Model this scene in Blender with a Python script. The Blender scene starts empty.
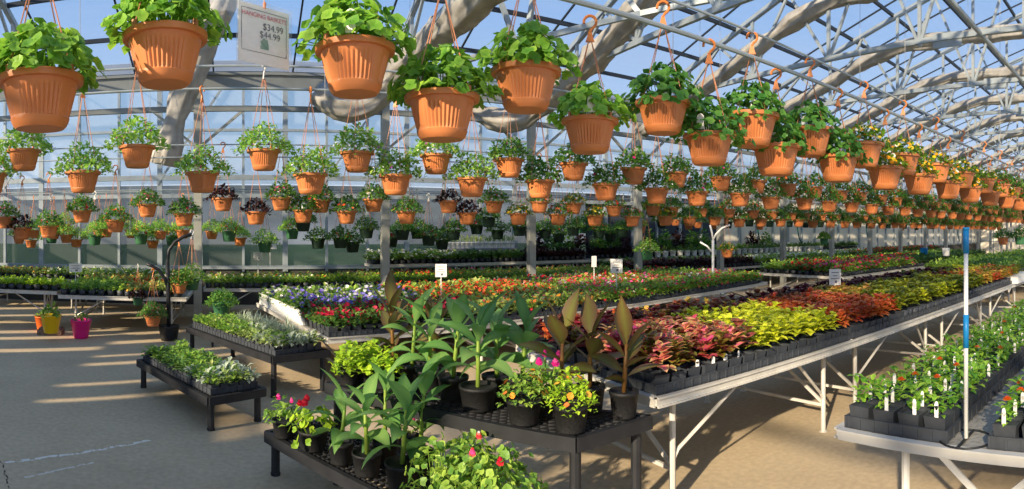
# Greenhouse full of hanging baskets and bedding plants.  World: +X runs along the gutters, +Y across
# the bays, Z up, metres.  The camera stands at the origin at eye height.
import bpy, math, random
import numpy as np
from math import sin, cos, tan, pi, atan2, hypot, radians
from mathutils import Vector, Matrix

random.seed(7)
sc = bpy.context.scene
COL = sc.collection
EYE, FOC, HOR, PX0 = 1.75, 580.0, 232.0, 240.0     # survey constants read off the photograph


def alpha(px): return (px - PX0) / FOC


def G(px, py, h):
    """survey: the point at height h seen in the photo at px, py"""
    d = (EYE - h) * FOC / (py - HOR); a = alpha(px)
    return Vector((d * sin(a), d * cos(a), h))


def P(px, py, d):
    a = alpha(px)
    return Vector((d * sin(a), d * cos(a), EYE - (py - HOR) * d / FOC))


def proj(v):
    d = hypot(v[0], v[1])
    return PX0 + FOC * atan2(v[0], v[1]), HOR - FOC * (v[2] - EYE) / d


U = random.uniform
ORD = ("first second third fourth fifth sixth seventh eighth ninth tenth eleventh twelfth thirteenth fourteenth "
       "fifteenth sixteenth seventeenth eighteenth nineteenth twentieth").split()


def nth(i):                                         # i counts from 0
    if i < 20: return ORD[i]
    n = i + 1
    suf = 'th' if n % 100 in (11, 12, 13) else {1: 'st', 2: 'nd', 3: 'rd'}.get(n % 10, 'th')
    return '%d%s' % (n, suf)


# ------------------------------------------------------------------ geometry collector
class Geo:
    def __init__(s):
        s.v = []; s.f = []; s.e = []; s.t = []

    def add(s, vs, fs, e=0.0, t=0.5):
        o = len(s.v); s.v.extend([tuple(p) for p in vs])
        s.f.extend([tuple(i + o for i in f) for f in fs])
        n = len(vs)
        s.e.extend(e if isinstance(e, (list, tuple)) else [e] * n)
        s.t.extend([t] * n)

    def box(s, c, size, rz=0.0, t=0.5):
        cx, cy, cz = c; a, b, h = size[0] / 2, size[1] / 2, size[2] / 2
        cr, sr = cos(rz), sin(rz)
        vs = []
        for z in (-h, h):
            for x, y in ((-a, -b), (a, -b), (a, b), (-a, b)):
                vs.append((cx + x * cr - y * sr, cy + x * sr + y * cr, cz + z))
        s.add(vs, [(3, 2, 1, 0), (4, 5, 6, 7), (0, 1, 5, 4), (1, 2, 6, 5), (2, 3, 7, 6), (3, 0, 4, 7)], 0, t)

    def bar(s, p, q, w, h, t=0.5, up=Vector((0, 0, 1))):
        """rectangular bar from p to q, w across, h along up"""
        p, q = Vector(p), Vector(q); d = (q - p)
        if d.length < 1e-6: return
        d.normalize()
        if abs(d.dot(up)) > .98: up = Vector((0, 1, 0))
        side = d.cross(up).normalized(); u = side.cross(d).normalized()
        vs = []
        for c in (p, q):
            for a, b in ((-1, -1), (1, -1), (1, 1), (-1, 1)):
                vs.append(c + side * (a * w / 2) + u * (b * h / 2))
        s.add(vs, [(3, 2, 1, 0), (4, 5, 6, 7), (0, 1, 5, 4), (1, 2, 6, 5), (2, 3, 7, 6), (3, 0, 4, 7)], 0, t)

    def tube(s, pts, r, n=6, cap=True, t=0.5):
        pts = [Vector(p) for p in pts]; m = len(pts)
        rs = r if isinstance(r, (list, tuple)) else [r] * m
        vs = []; ref = None
        for i, p in enumerate(pts):
            d = (pts[min(i + 1, m - 1)] - pts[max(i - 1, 0)]).normalized()
            if ref is None:
                ref = Vector((0, 0, 1)) if abs(d.z) < .9 else Vector((1, 0, 0))
            side = d.cross(ref)
            if side.length < 1e-4: side = d.cross(Vector((0.3, 1, 0.1)))
            side.normalize(); up = side.cross(d).normalized(); ref = up
            for k in range(n):
                a = 2 * pi * k / n
                vs.append(p + side * (cos(a) * rs[i]) + up * (sin(a) * rs[i]))
        fs = []
        for i in range(m - 1):
            for k in range(n):
                fs.append((i * n + k, i * n + (k + 1) % n, (i + 1) * n + (k + 1) % n, (i + 1) * n + k))
        if cap:
            fs.append(tuple(range(n - 1, -1, -1))); fs.append(tuple((m - 1) * n + k for k in range(n)))
        s.add(vs, fs, 0, t)

    def lathe(s, prof, n=32, c=(0, 0, 0), mod=None, t=0.5, cap_lo=True, cap_hi=False):
        vs = []
        for j, (r, z) in enumerate(prof):
            for k in range(n):
                a = 2 * pi * k / n
                rr = r + (mod(j, a) if mod else 0)
                vs.append((c[0] + rr * cos(a), c[1] + rr * sin(a), c[2] + z))
        fs = []
        for j in range(len(prof) - 1):
            for k in range(n):
                fs.append((j * n + k, j * n + (k + 1) % n, (j + 1) * n + (k + 1) % n, (j + 1) * n + k))
        if cap_lo: fs.append(tuple(range(n - 1, -1, -1)))
        if cap_hi: fs.append(tuple((len(prof) - 1) * n + k for k in range(n)))
        s.add(vs, fs, 0, t)

    def disc(s, c, nrm, r, n=9, t=0.5, cup=.15, scal=.0, notch=False, rot=None):
        c = Vector(c); nrm = Vector(nrm).normalized()
        a0 = nrm.orthogonal().normalized(); b0 = nrm.cross(a0)
        r0 = U(0, 6.28) if rot is None else rot
        vs = [c - nrm * (r * cup)]; e = [0.0]
        for k in range(n):
            a = r0 + 2 * pi * k / n
            rr = r * (1 - (scal if k % 2 else 0))
            if notch and k == 0: rr = r * .45
            vs.append(c + (a0 * cos(a) + b0 * sin(a)) * rr + nrm * U(-.08, .08) * r); e.append(1.0)
        s.add(vs, [(0, 1 + k, 1 + (k + 1) % n) for k in range(n)], e, t)

    def leaf(s, base, az, el, L, W, t=.5, droop=.8, fold=.25, prof=(.15, .95, .8, 0), twist=0.0):
        n = len(prof) - 1
        p = Vector(base); h = Vector((cos(az), sin(az), 0)); side = Vector((-sin(az), cos(az), twist)).normalized()
        vs = []; e = []; ang = el; st = L / n
        for i in range(n + 1):
            d = h * cos(ang) + Vector((0, 0, 1)) * sin(ang)
            up = (Vector((0, 0, 1)) * cos(ang) - h * sin(ang))
            w = W * prof[i]
            if i == n and w == 0:
                vs.append(p.copy()); e.append(1.0)
            else:
                vs += [p + side * w + up * w * fold, p.copy(), p - side * w + up * w * fold]; e += [1.0, 0.0, 1.0]
            p = p + d * st; ang -= droop / n
        fs = []
        for i in range(n):
            a = 3 * i; b = 3 * (i + 1)
            if i == n - 1 and prof[n] == 0:
                fs += [(a + 1, a, b), (a + 2, a + 1, b)]
            else:
                fs += [(a + 1, a, b, b + 1), (a + 2, a + 1, b + 1, b + 2)]
        s.add(vs, fs, e, t)

    def mesh(s, name, mats, smooth=False):
        me = bpy.data.meshes.new(name)
        me.from_pydata(s.v, [], s.f)
        for at, data in (('edge', s.e), ('tint', s.t)):
            a = me.attributes.new(at, 'FLOAT', 'POINT'); a.data.foreach_set('value', np.array(data, dtype=np.float32))
        for m in (mats if isinstance(mats, (list, tuple)) else [mats]): me.materials.append(m)
        if smooth:
            me.polygons.foreach_set('use_smooth', [True] * len(me.polygons))
        me.update()
        return me


def tiled(name, geos, places, mat):
    """one mesh of many plants: places = [(x, y, z, rot, scale, variant)]"""
    arr = []
    for g in geos:
        V = np.array(g.v, dtype=np.float64)
        arr.append((V, np.concatenate([np.array(f) for f in g.f]), np.array([len(f) for f in g.f]),
                    np.array(g.e), np.array(g.t)))
    Vs, Ls, Cs, Es, Ts = [], [], [], [], []; off = 0
    for (x, y, z, r, s_, k) in places:
        V, L, C, e, t = arr[k % len(arr)]
        c, s2 = cos(r), sin(r)
        R = np.array([[c, -s2, 0], [s2, c, 0], [0, 0, 1]]) * s_
        Vs.append(V @ R.T + np.array([x, y, z])); Ls.append(L + off); Cs.append(C); Es.append(e)
        Ts.append(np.clip(t + U(-.25, .25), 0, 1)); off += len(V)
    V = np.concatenate(Vs); L = np.concatenate(Ls); C = np.concatenate(Cs)
    me = bpy.data.meshes.new(name)
    me.vertices.add(len(V)); me.vertices.foreach_set('co', V.astype(np.float32).ravel())
    me.loops.add(len(L)); me.loops.foreach_set('vertex_index', L.astype(np.int32))
    me.polygons.add(len(C))
    st = np.concatenate([[0], np.cumsum(C)[:-1]])
    me.polygons.foreach_set('loop_start', st.astype(np.int32))
    me.update(calc_edges=True)
    for at, data in (('edge', np.concatenate(Es)), ('tint', np.concatenate(Ts))):
        a = me.attributes.new(at, 'FLOAT', 'POINT'); a.data.foreach_set('value', data.astype(np.float32))
    me.materials.append(mat); me.validate()
    return me


# ------------------------------------------------------------------ objects
def thing(name, label, cat, loc=(0, 0, 0), rz=0.0, group=None):
    o = bpy.data.objects.new(name, None); COL.objects.link(o)
    o.empty_display_size = .1
    o.location = loc; o.rotation_euler = (0, 0, rz)
    o['label'] = label; o['category'] = cat
    if group: o['group'] = group
    return o


def ob(name, me, parent=None, loc=(0, 0, 0), rz=0.0, label=None):
    o = bpy.data.objects.new(name, me); COL.objects.link(o)
    o.location = loc; o.rotation_euler = (0, 0, rz)
    if parent: o.parent = parent
    if label: o['label'] = label
    return o


def one(name, me, label, cat, loc=(0, 0, 0), rz=0.0, group=None, kind=None):
    o = ob(name, me, None, loc, rz)
    o['label'] = label; o['category'] = cat
    if group: o['group'] = group
    if kind: o['kind'] = kind
    return o


def struct(name, me, label=None, cat=None, loc=(0, 0, 0)):
    o = ob(name, me, None, loc); o['kind'] = 'structure'
    if label: o['label'] = label
    if cat: o['category'] = cat
    return o


# ------------------------------------------------------------------ materials
def new_mat(name):
    m = bpy.data.materials.new(name); m.use_nodes = True
    nt = m.node_tree; nt.nodes.clear()
    return m, nt, nt.nodes, nt.links


def lin(c):
    return tuple(((x / 255) / 12.92 if x / 255 <= .04045 else ((x / 255 + .055) / 1.055) ** 2.4) for x in c) + (1,)


def plain(name, rgb, rough=.6, metal=0, noise=.0, scale=8, spec=.4, bump=0, rnd=0.0):
    m, nt, N, Lk = new_mat(name)
    out = N.new('ShaderNodeOutputMaterial'); b = N.new('ShaderNodeBsdfPrincipled')
    Lk.new(b.outputs[0], out.inputs[0])
    b.inputs['Roughness'].default_value = rough; b.inputs['Metallic'].default_value = metal
    b.inputs['Specular IOR Level'].default_value = spec
    c = lin(rgb)
    tex = N.new('ShaderNodeTexNoise'); tex.inputs['Scale'].default_value = scale; tex.inputs['Detail'].default_value = 5
    co = N.new('ShaderNodeTexCoord'); Lk.new(co.outputs['Object'], tex.inputs['Vector'])
    hs = N.new('ShaderNodeHueSaturation'); hs.inputs['Color'].default_value = c
    mr = N.new('ShaderNodeMapRange'); mr.inputs[1].default_value = .3; mr.inputs[2].default_value = .7
    mr.inputs[3].default_value = 1 - noise; mr.inputs[4].default_value = 1 + noise
    Lk.new(tex.outputs['Fac'], mr.inputs[0])
    if rnd:
        oi = N.new('ShaderNodeObjectInfo'); m2 = N.new('ShaderNodeMapRange')
        m2.inputs[3].default_value = 1 - rnd; m2.inputs[4].default_value = 1 + rnd
        mu = N.new('ShaderNodeMath'); mu.operation = 'MULTIPLY'
        Lk.new(oi.outputs['Random'], m2.inputs[0]); Lk.new(m2.outputs[0], mu.inputs[0]); Lk.new(mr.outputs[0], mu.inputs[1])
        Lk.new(mu.outputs[0], hs.inputs['Value'])
    else:
        Lk.new(mr.outputs[0], hs.inputs['Value'])
    Lk.new(hs.outputs[0], b.inputs['Base Color'])
    if bump:
        bp = N.new('ShaderNodeBump'); bp.inputs['Strength'].default_value = bump; bp.inputs['Distance'].default_value = .01
        Lk.new(tex.outputs['Fac'], bp.inputs['Height']); Lk.new(bp.outputs[0], b.inputs['Normal'])
    return m


def leafmat(name, c0, c1=None, var=.35, hue=.03, trans=.3, rough=.45, rnd=.12):
    """c0 at the midrib, c1 at the leaf edge"""
    c1 = c1 or c0
    m, nt, N, Lk = new_mat(name)
    out = N.new('ShaderNodeOutputMaterial'); b = N.new('ShaderNodeBsdfPrincipled'); tr = N.new('ShaderNodeBsdfTranslucent')
    mx = N.new('ShaderNodeMixShader'); mx.inputs[0].default_value = trans
    Lk.new(b.outputs[0], mx.inputs[1]); Lk.new(tr.outputs[0], mx.inputs[2]); Lk.new(mx.outputs[0], out.inputs[0])
    b.inputs['Roughness'].default_value = rough; b.inputs['Specular IOR Level'].default_value = .35
    ae = N.new('ShaderNodeAttribute'); ae.attribute_name = 'edge'
    at = N.new('ShaderNodeAttribute'); at.attribute_name = 'tint'
    mc = N.new('ShaderNodeMix'); mc.data_type = 'RGBA'
    mc.inputs[6].default_value = lin(c0); mc.inputs[7].default_value = lin(c1)
    Lk.new(ae.outputs['Fac'], mc.inputs[0])
    hs = N.new('ShaderNodeHueSaturation')
    Lk.new(mc.outputs[2], hs.inputs['Color'])
    mr = N.new('ShaderNodeMapRange'); mr.inputs[3].default_value = 1 - var; mr.inputs[4].default_value = 1 + var
    Lk.new(at.outputs['Fac'], mr.inputs[0])
    oi = N.new('ShaderNodeObjectInfo'); m2 = N.new('ShaderNodeMapRange')
    m2.inputs[3].default_value = 1 - rnd; m2.inputs[4].default_value = 1 + rnd
    mu = N.new('ShaderNodeMath'); mu.operation = 'MULTIPLY'
    Lk.new(oi.outputs['Random'], m2.inputs[0]); Lk.new(m2.outputs[0], mu.inputs[0]); Lk.new(mr.outputs[0], mu.inputs[1])
    Lk.new(mu.outputs[0], hs.inputs['Value'])
    mh = N.new('ShaderNodeMapRange'); mh.inputs[3].default_value = .5 + hue; mh.inputs[4].default_value = .5 - hue
    Lk.new(at.outputs['Fac'], mh.inputs[0]); Lk.new(mh.outputs[0], hs.inputs['Hue'])
    Lk.new(hs.outputs[0], b.inputs['Base Color']); Lk.new(hs.outputs[0], tr.inputs['Color'])
    return m


def petalmat(name, cols):
    m, nt, N, Lk = new_mat(name)
    out = N.new('ShaderNodeOutputMaterial'); b = N.new('ShaderNodeBsdfPrincipled'); tr = N.new('ShaderNodeBsdfTranslucent')
    mx = N.new('ShaderNodeMixShader'); mx.inputs[0].default_value = .25
    Lk.new(b.outputs[0], mx.inputs[1]); Lk.new(tr.outputs[0], mx.inputs[2]); Lk.new(mx.outputs[0], out.inputs[0])
    b.inputs['Roughness'].default_value = .6; b.inputs['Specular IOR Level'].default_value = .2
    at = N.new('ShaderNodeAttribute'); at.attribute_name = 'tint'
    rp = N.new('ShaderNodeValToRGB'); rp.color_ramp.interpolation = 'CONSTANT'
    el = rp.color_ramp.elements
    while len(el) < len(cols): el.new(.5)
    for i, c in enumerate(cols):
        el[i].position = i / len(cols); el[i].color = lin(c)
    Lk.new(at.outputs['Fac'], rp.inputs[0])
    Lk.new(rp.outputs[0], b.inputs['Base Color']); Lk.new(rp.outputs[0], tr.inputs['Color'])
    return m


def filmmat(name, rgb, opac, soft=.6, noise_scale=1.2, amp=.15):
    """poly film / polycarbonate: part clear, part milky"""
    m, nt, N, Lk = new_mat(name)
    out = N.new('ShaderNodeOutputMaterial'); tp = N.new('ShaderNodeBsdfTransparent')
    df = N.new('ShaderNodeBsdfDiffuse'); tr = N.new('ShaderNodeBsdfTranslucent'); m1 = N.new('ShaderNodeMixShader'); m2 = N.new('ShaderNodeMixShader')
    m1.inputs[0].default_value = soft
    for s_ in (df, tr): s_.inputs['Color'].default_value = lin(rgb)
    Lk.new(df.outputs[0], m1.inputs[1]); Lk.new(tr.outputs[0], m1.inputs[2])
    co = N.new('ShaderNodeTexCoord'); mp = N.new('ShaderNodeMapping'); mp.inputs['Scale'].default_value = (.35, 1, 1)
    tx = N.new('ShaderNodeTexNoise'); tx.inputs['Scale'].default_value = noise_scale; tx.inputs['Detail'].default_value = 4
    Lk.new(co.outputs['Object'], mp.inputs[0]); Lk.new(mp.outputs[0], tx.inputs['Vector'])
    mr = N.new('ShaderNodeMapRange'); mr.inputs[1].default_value = .3; mr.inputs[2].default_value = .7
    mr.inputs[3].default_value = max(0, opac - amp); mr.inputs[4].default_value = min(1, opac + amp)
    Lk.new(tx.outputs['Fac'], mr.inputs[0]); Lk.new(mr.outputs[0], m2.inputs[0])
    Lk.new(tp.outputs[0], m2.inputs[1]); Lk.new(m1.outputs[0], m2.inputs[2]); Lk.new(m2.outputs[0], out.inputs[0])
    return m


M = {}
M['terracotta'] = plain('terracotta plastic', (202, 124, 72), .42, noise=.06, scale=6, spec=.5, rnd=.1)
M['pot_green'] = plain('green plastic', (62, 112, 76), .45, noise=.08, rnd=.2)
M['pot_darkgreen'] = plain('dark green plastic', (26, 48, 36), .45, noise=.1)
M['soil'] = plain('potting soil', (48, 36, 28), .95, noise=.4, scale=60, bump=.6)
M['black'] = plain('black plastic', (30, 31, 33), .5, noise=.25, scale=14)
M['blackbench'] = plain('black bench plastic', (36, 37, 40), .5, noise=.25, scale=9)
M['nursery'] = plain('black nursery pot plastic', (26, 26, 27), .6, noise=.9, scale=160, bump=.3)
M['traygrey'] = plain('dark grey tray plastic', (60, 64, 70), .5, noise=.2, scale=12)
M['alu'] = plain('galvanised steel', (206, 202, 192), .5, .2, noise=.12, scale=7)
M['whitepaint'] = plain('white painted steel', (196, 194, 188), .5, 0, noise=.05)
M['deck'] = plain('expanded metal deck', (150, 148, 142), .6, .3, noise=.3, scale=40)
M['steel'] = plain('truss steel', (166, 175, 178), .5, .3, noise=.12, scale=5)
M['post'] = plain('post steel', (168, 168, 158), .55, .3, noise=.15, scale=4)
M['purlin'] = plain('dark purlin', (52, 58, 66), .5, .3, noise=.1)
M['gutter'] = plain('gutter steel', (138, 142, 140), .6, .2, noise=.12, scale=3)
M['curtain'] = plain('gathered shade cloth', (172, 167, 158), .95, noise=.25, scale=5, bump=1.0)
M['string'] = plain('hanger string', (196, 130, 92), .5)
M['hook'] = plain('hook plastic', (222, 132, 66), .45)
M['hookwhite'] = plain('white hook plastic', (232, 226, 214), .45)
M['white'] = plain('white plastic', (238, 236, 230), .5, noise=.04)
M['paper'] = plain('white sign card', (236, 232, 224), .6, noise=.03)
M['ink'] = plain('black ink', (30, 32, 38), .7)
M['greyink'] = plain('grey ink', (112, 112, 120), .7)
M['redink'] = plain('red ink', (205, 60, 64), .7)
M['greenink'] = plain('green ink', (58, 130, 92), .7)
M['yellow'] = plain('yellow glazed pot', (238, 196, 20), .35, noise=.04)
M['pink'] = plain('magenta plastic', (236, 36, 140), .35, noise=.04)
M['orangepot'] = plain('orange plastic', (228, 106, 40), .4, noise=.05)
M['block'] = plain('weathered timber', (124, 104, 86), .9, noise=.25, scale=20)
M['blue'] = plain('blue plastic grip', (24, 128, 190), .4, noise=.06)
M['cream'] = plain('cream sheeting', (250, 238, 212), .8, noise=.05, scale=.8)
M['kick'] = plain('dark base boards', (70, 68, 64), .8, noise=.2, scale=3)
M['greyboard'] = plain('grey painted boards', (128, 132, 136), .8, noise=.12, scale=2)
M['darkboard'] = plain('dark blue grey boards', (58, 66, 76), .8, noise=.3, scale=1.5)
M['hose'] = plain('green hose', (30, 92, 84), .5)
M['wire'] = plain('support wire', (170, 168, 164), .5, .3)
M['stem'] = leafmat('green stem', (140, 170, 70), (120, 150, 60))
M['bronzestem'] = leafmat('bronze stem', (130, 96, 48), (120, 84, 50))
M['film'] = filmmat('roof film', (232, 240, 250), .36, .65, .8, .12)
M['poly'] = filmmat('polycarbonate side wall', (104, 112, 110), .6, .45, .7, .15)
M['cream'] = filmmat('milky cream sheeting', (252, 242, 220), .96, .15, .6, .04)  # nearly opaque, mostly diffuse cream sheet
M['bag'] = filmmat('clear sign sleeve', (250, 248, 246), .14, .4, 9, .14)
M['grass'] = plain('outside grass', (92, 124, 62), .9, noise=.3, scale=.6)

# leaves
M['ger'] = leafmat('geranium leaf', (112, 168, 48), (146, 194, 70), .3, .02, .42)
M['gerdark'] = leafmat('dark geranium leaf', (78, 132, 48), (98, 152, 62), .3, .02, .35)
M['fine'] = leafmat('fine basket leaf', (140, 190, 76), (170, 210, 102), .35, .03, .42)
M['finedark'] = leafmat('dark basket leaf', (92, 142, 58), (118, 164, 72), .35, .03, .38)
M['purpleleaf'] = leafmat('dark purple leaf', (52, 28, 34), (74, 46, 40), .35, .05, .2)
M['pansyleaf'] = leafmat('pansy leaf', (96, 140, 40), (130, 170, 54), .3, .02, .3)
M['canna'] = leafmat('canna leaf', (134, 178, 96), (110, 158, 84), .25, .02, .42, .35)
M['bronze'] = leafmat('bronze canna leaf', (112, 112, 54), (98, 72, 48), .25, .03, .3, .35)
M['lime'] = leafmat('lime leaf', (150, 190, 40), (176, 206, 60), .25, .02, .35)
M['bed'] = leafmat('bedding leaf', (126, 168, 62), (154, 190, 82), .35, .03, .4)
M['beddark'] = leafmat('dark bedding leaf', (84, 122, 54), (106, 144, 66), .35, .03, .35)
M['bedpale'] = leafmat('pale green leaf', (140, 166, 84), (168, 186, 104), .3, .03, .3)
M['silver'] = leafmat('silver leaf', (150, 168, 140), (190, 200, 176), .25, .02, .25)
M['seed'] = leafmat('seedling leaf', (118, 174, 54), (150, 196, 72), .35, .03, .4)
M['blue_green'] = leafmat('blue green leaf', (78, 104, 78), (104, 128, 96), .3, .03, .25)
COLEUS = {
    'magenta': leafmat('magenta coleus', (216, 54, 108), (156, 100, 64), .3, .03, .3),
    'rose': leafmat('rose and cream coleus', (224, 88, 118), (212, 180, 116), .3, .04, .3),
    'green_red': leafmat('green and red coleus', (128, 58, 44), (136, 138, 46), .35, .03, .3),
    'lime': leafmat('lime yellow coleus', (204, 212, 44), (220, 224, 66), .22, .012, .35),
    'orange': leafmat('orange coleus', (196, 88, 48), (214, 126, 66), .28, .02, .3),
    'brown': leafmat('dusky brown coleus', (122, 66, 50), (152, 106, 70), .35, .03, .3),
    'burgundy': leafmat('burgundy coleus', (84, 24, 34), (104, 40, 40), .35, .03, .25),
    'olive': leafmat('olive coleus', (124, 134, 36), (150, 158, 44), .3, .03, .3),
    'peach': leafmat('peach and lime coleus', (216, 150, 76), (206, 196, 76), .3, .04, .3),
    'scarlet': leafmat('scarlet coleus', (150, 48, 46), (128, 58, 46), .3, .03, .3),
}
COLNAME = {'magenta': 'magenta coleus with green edges', 'rose': 'rose pink and cream coleus', 'green_red': 'green and red mottled coleus',
           'lime': 'lime yellow coleus', 'orange': 'burnt orange coleus', 'brown': 'dusky brown coleus', 'burgundy': 'burgundy coleus',
           'olive': 'olive green coleus', 'peach': 'peach and lime coleus', 'scarlet': 'scarlet red coleus'}
# petals
M['p_red'] = petalmat('red petals', [(206, 28, 44), (222, 48, 60), (190, 24, 50)])
M['p_orange'] = petalmat('orange red petals', [(236, 84, 44), (230, 60, 50), (240, 120, 70)])
M['p_mix'] = petalmat('pink and red petals', [(238, 92, 96), (232, 60, 60), (236, 84, 150), (240, 130, 110), (246, 226, 224)])
M['p_purple'] = petalmat('violet petals', [(120, 104, 206), (146, 128, 220), (238, 236, 240), (96, 80, 180)])
M['p_white'] = petalmat('white petals', [(244, 240, 230), (240, 236, 214), (244, 236, 232)])
M['p_deepred'] = petalmat('crimson petals', [(168, 24, 56), (196, 36, 70), (212, 70, 90), (150, 20, 44)])
M['p_yellow'] = petalmat('yellow and white petals', [(250, 208, 30), (246, 190, 20), (250, 246, 226), (252, 220, 70), (240, 160, 30)])
M['p_magenta'] = petalmat('magenta petals', [(226, 44, 140), (206, 40, 130), (238, 90, 160)])
M['p_marigold'] = petalmat('marigold petals', [(242, 104, 24), (246, 128, 30)])
M['p_apricot'] = petalmat('apricot petals', [(240, 150, 50), (236, 176, 70), (230, 120, 60)])
M['p_lilac'] = petalmat('small lilac petals', [(226, 220, 236), (240, 238, 240), (180, 70, 170), (244, 240, 240)])
M['p_celosia'] = petalmat('pink plumes', [(228, 60, 130), (236, 80, 150), (226, 50, 80), (236, 70, 60)])

# concrete floor -----------------------------------------------------------------
m, nt, N, Lk = new_mat('worn concrete')
out = N.new('ShaderNodeOutputMaterial'); b = N.new('ShaderNodeBsdfPrincipled'); Lk.new(b.outputs[0], out.inputs[0])
b.inputs['Roughness'].default_value = .82; b.inputs['Specular IOR Level'].default_value = .25
co = N.new('ShaderNodeTexCoord')
n1 = N.new('ShaderNodeTexNoise'); n1.inputs['Scale'].default_value = .55; n1.inputs['Detail'].default_value = 8; n1.inputs['Roughness'].default_value = .65
n2 = N.new('ShaderNodeTexNoise'); n2.inputs['Scale'].default_value = 22; n2.inputs['Detail'].default_value = 6
for n_ in (n1, n2): Lk.new(co.outputs['Object'], n_.inputs['Vector'])
r1 = N.new('ShaderNodeValToRGB'); r1.color_ramp.elements[0].position = .3; r1.color_ramp.elements[1].position = .72
r1.color_ramp.elements[0].color = lin((176, 156, 126)); r1.color_ramp.elements[1].color = lin((202, 182, 148))
Lk.new(n1.outputs['Fac'], r1.inputs[0])
hs = N.new('ShaderNodeHueSaturation'); mr = N.new('ShaderNodeMapRange'); mr.inputs[1].default_value = .3; mr.inputs[2].default_value = .7
mr.inputs[3].default_value = .88; mr.inputs[4].default_value = 1.1
Lk.new(n2.outputs['Fac'], mr.inputs[0]); Lk.new(mr.outputs[0], hs.inputs['Value']); Lk.new(r1.outputs[0], hs.inputs['Color'])


def line_mask(p, q, width):
    """1 along the floor line p-q (a chalky drip mark / a saw cut), broken by noise"""
    sep = N.new('ShaderNodeSeparateXYZ'); Lk.new(co.outputs['Object'], sep.inputs[0])
    dx, dy = q[0] - p[0], q[1] - p[1]; l = hypot(dx, dy); dx /= l; dy /= l

    def mth(op, a, b_):
        n = N.new('ShaderNodeMath'); n.operation = op
        for i, v in enumerate((a, b_)):
            if v is None: continue
            if isinstance(v, (int, float)): n.inputs[i].default_value = v
            else: Lk.new(v, n.inputs[i])
        return n.outputs[0]
    across = mth('ADD', mth('MULTIPLY', sep.outputs[0], -dy), mth('MULTIPLY', sep.outputs[1], dx))
    across = mth('SUBTRACT', across, -p[0] * dy + p[1] * dx)
    wob = mth('MULTIPLY', mth('SUBTRACT', n1.outputs['Fac'], .5), .35)
    across = mth('ABSOLUTE', mth('ADD', across, wob), None)
    along = mth('ADD', mth('MULTIPLY', sep.outputs[0], dx), mth('MULTIPLY', sep.outputs[1], dy))
    along = mth('SUBTRACT', along, p[0] * dx + p[1] * dy)
    ins = mth('MULTIPLY', mth('GREATER_THAN', along, 0), mth('LESS_THAN', along, l))
    core = mth('MULTIPLY', mth('LESS_THAN', across, width), ins)
    return mth('MULTIPLY', core, mth('GREATER_THAN', n2.outputs['Fac'], .46))


prev = hs.outputs[0]
for p_, q_, w_, colr in ((G(2, 463, 0), G(150, 440, 0), .018, (226, 218, 204)), (G(20, 478, 0), G(95, 463, 0), .012, (214, 204, 188)),
                         (Vector((-1.85, 4.2, 0)), Vector((-1.1, 2.9, 0)), .006, (60, 54, 48))):
    mixn = N.new('ShaderNodeMix'); mixn.data_type = 'RGBA'; mixn.inputs[7].default_value = lin(colr)
    Lk.new(line_mask(p_, q_, w_), mixn.inputs[0]); Lk.new(prev, mixn.inputs[6]); prev = mixn.outputs[2]
Lk.new(prev, b.inputs['Base Color'])
bp = N.new('ShaderNodeBump'); bp.inputs['Strength'].default_value = .15; bp.inputs['Distance'].default_value = .01
Lk.new(n2.outputs['Fac'], bp.inputs['Height']); Lk.new(bp.outputs[0], b.inputs['Normal'])
M['concrete'] = m

# ================================================================== THE SHELL
YG, YW, YR, YF = 11.0, 14.0, 2.0, -7.0           # gutter line, side wall, ridge, far gutter
ZG, SL = 4.75, .37                               # eave height and roof slope
XA, XB = -8.0, 46.0
zr = lambda y: ZG + SL * (YG - y) if y >= YR else ZG + SL * (y - YF)

g = Geo(); g.box(((XA + XB) / 2, 3.5, -.1), (XB - XA, 21.2, .2)); struct('floor', g.mesh('floor', M['concrete']), 'worn tan concrete floor of the greenhouse')
g = Geo(); g.box((20, 50, -.2), (160, 71.5, .2)); struct('ground', g.mesh('ground', M['grass']), 'grass outside the greenhouse wall')

# roof film: both slopes of this bay and the first slope of the next one
g = Geo()
for (ya, za), (yb, zb) in (((YG, ZG), (YR, zr(YR))), ((YR, zr(YR)), (YF, ZG)), ((YG, ZG), (YW, ZG + SL * 3))):
    g.add([(XA, ya, za + .05), (XB, ya, za + .05), (XB, yb, zb + .05), (XA, yb, zb + .05)], [(0, 1, 2, 3)])
struct('ceiling', g.mesh('ceiling', M['film']), 'clear roof film letting the blue sky through')

# purlins and glazing bars
g = Geo()
for k in range(1, 9):
    y = YG - k * 1.06
    g.bar((XA, y, zr(y) - .02), (XB, y, zr(y) - .02), .055, .07)
    y = YF + k * 1.06
    g.bar((XA, y, zr(y) - .02), (XB, y, zr(y) - .02), .055, .07)
for k in range(1, 4):
    y = YG + k * .9; z = ZG + SL * k * .9
    g.bar((XA, y, z), (XB, y, z), .06, .08)
struct('trim_1', g.mesh('purlins', M['purlin']), 'dark roof purlins running along the greenhouse')
g = Geo()
x = XA
while x < XB:
    for (ya, za), (yb, zb) in (((YG, ZG), (YR, zr(YR))), ((YR, zr(YR)), (YF, ZG)), ((YG, ZG), (YW, ZG + SL * 3))):
        g.bar((x, ya, za + .02), (x, yb, zb + .02), .03, .03)
    x += 1.5
struct('trim_2', g.mesh('glazing bars', M['purlin']), 'dark glazing bars up the roof slopes')

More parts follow.
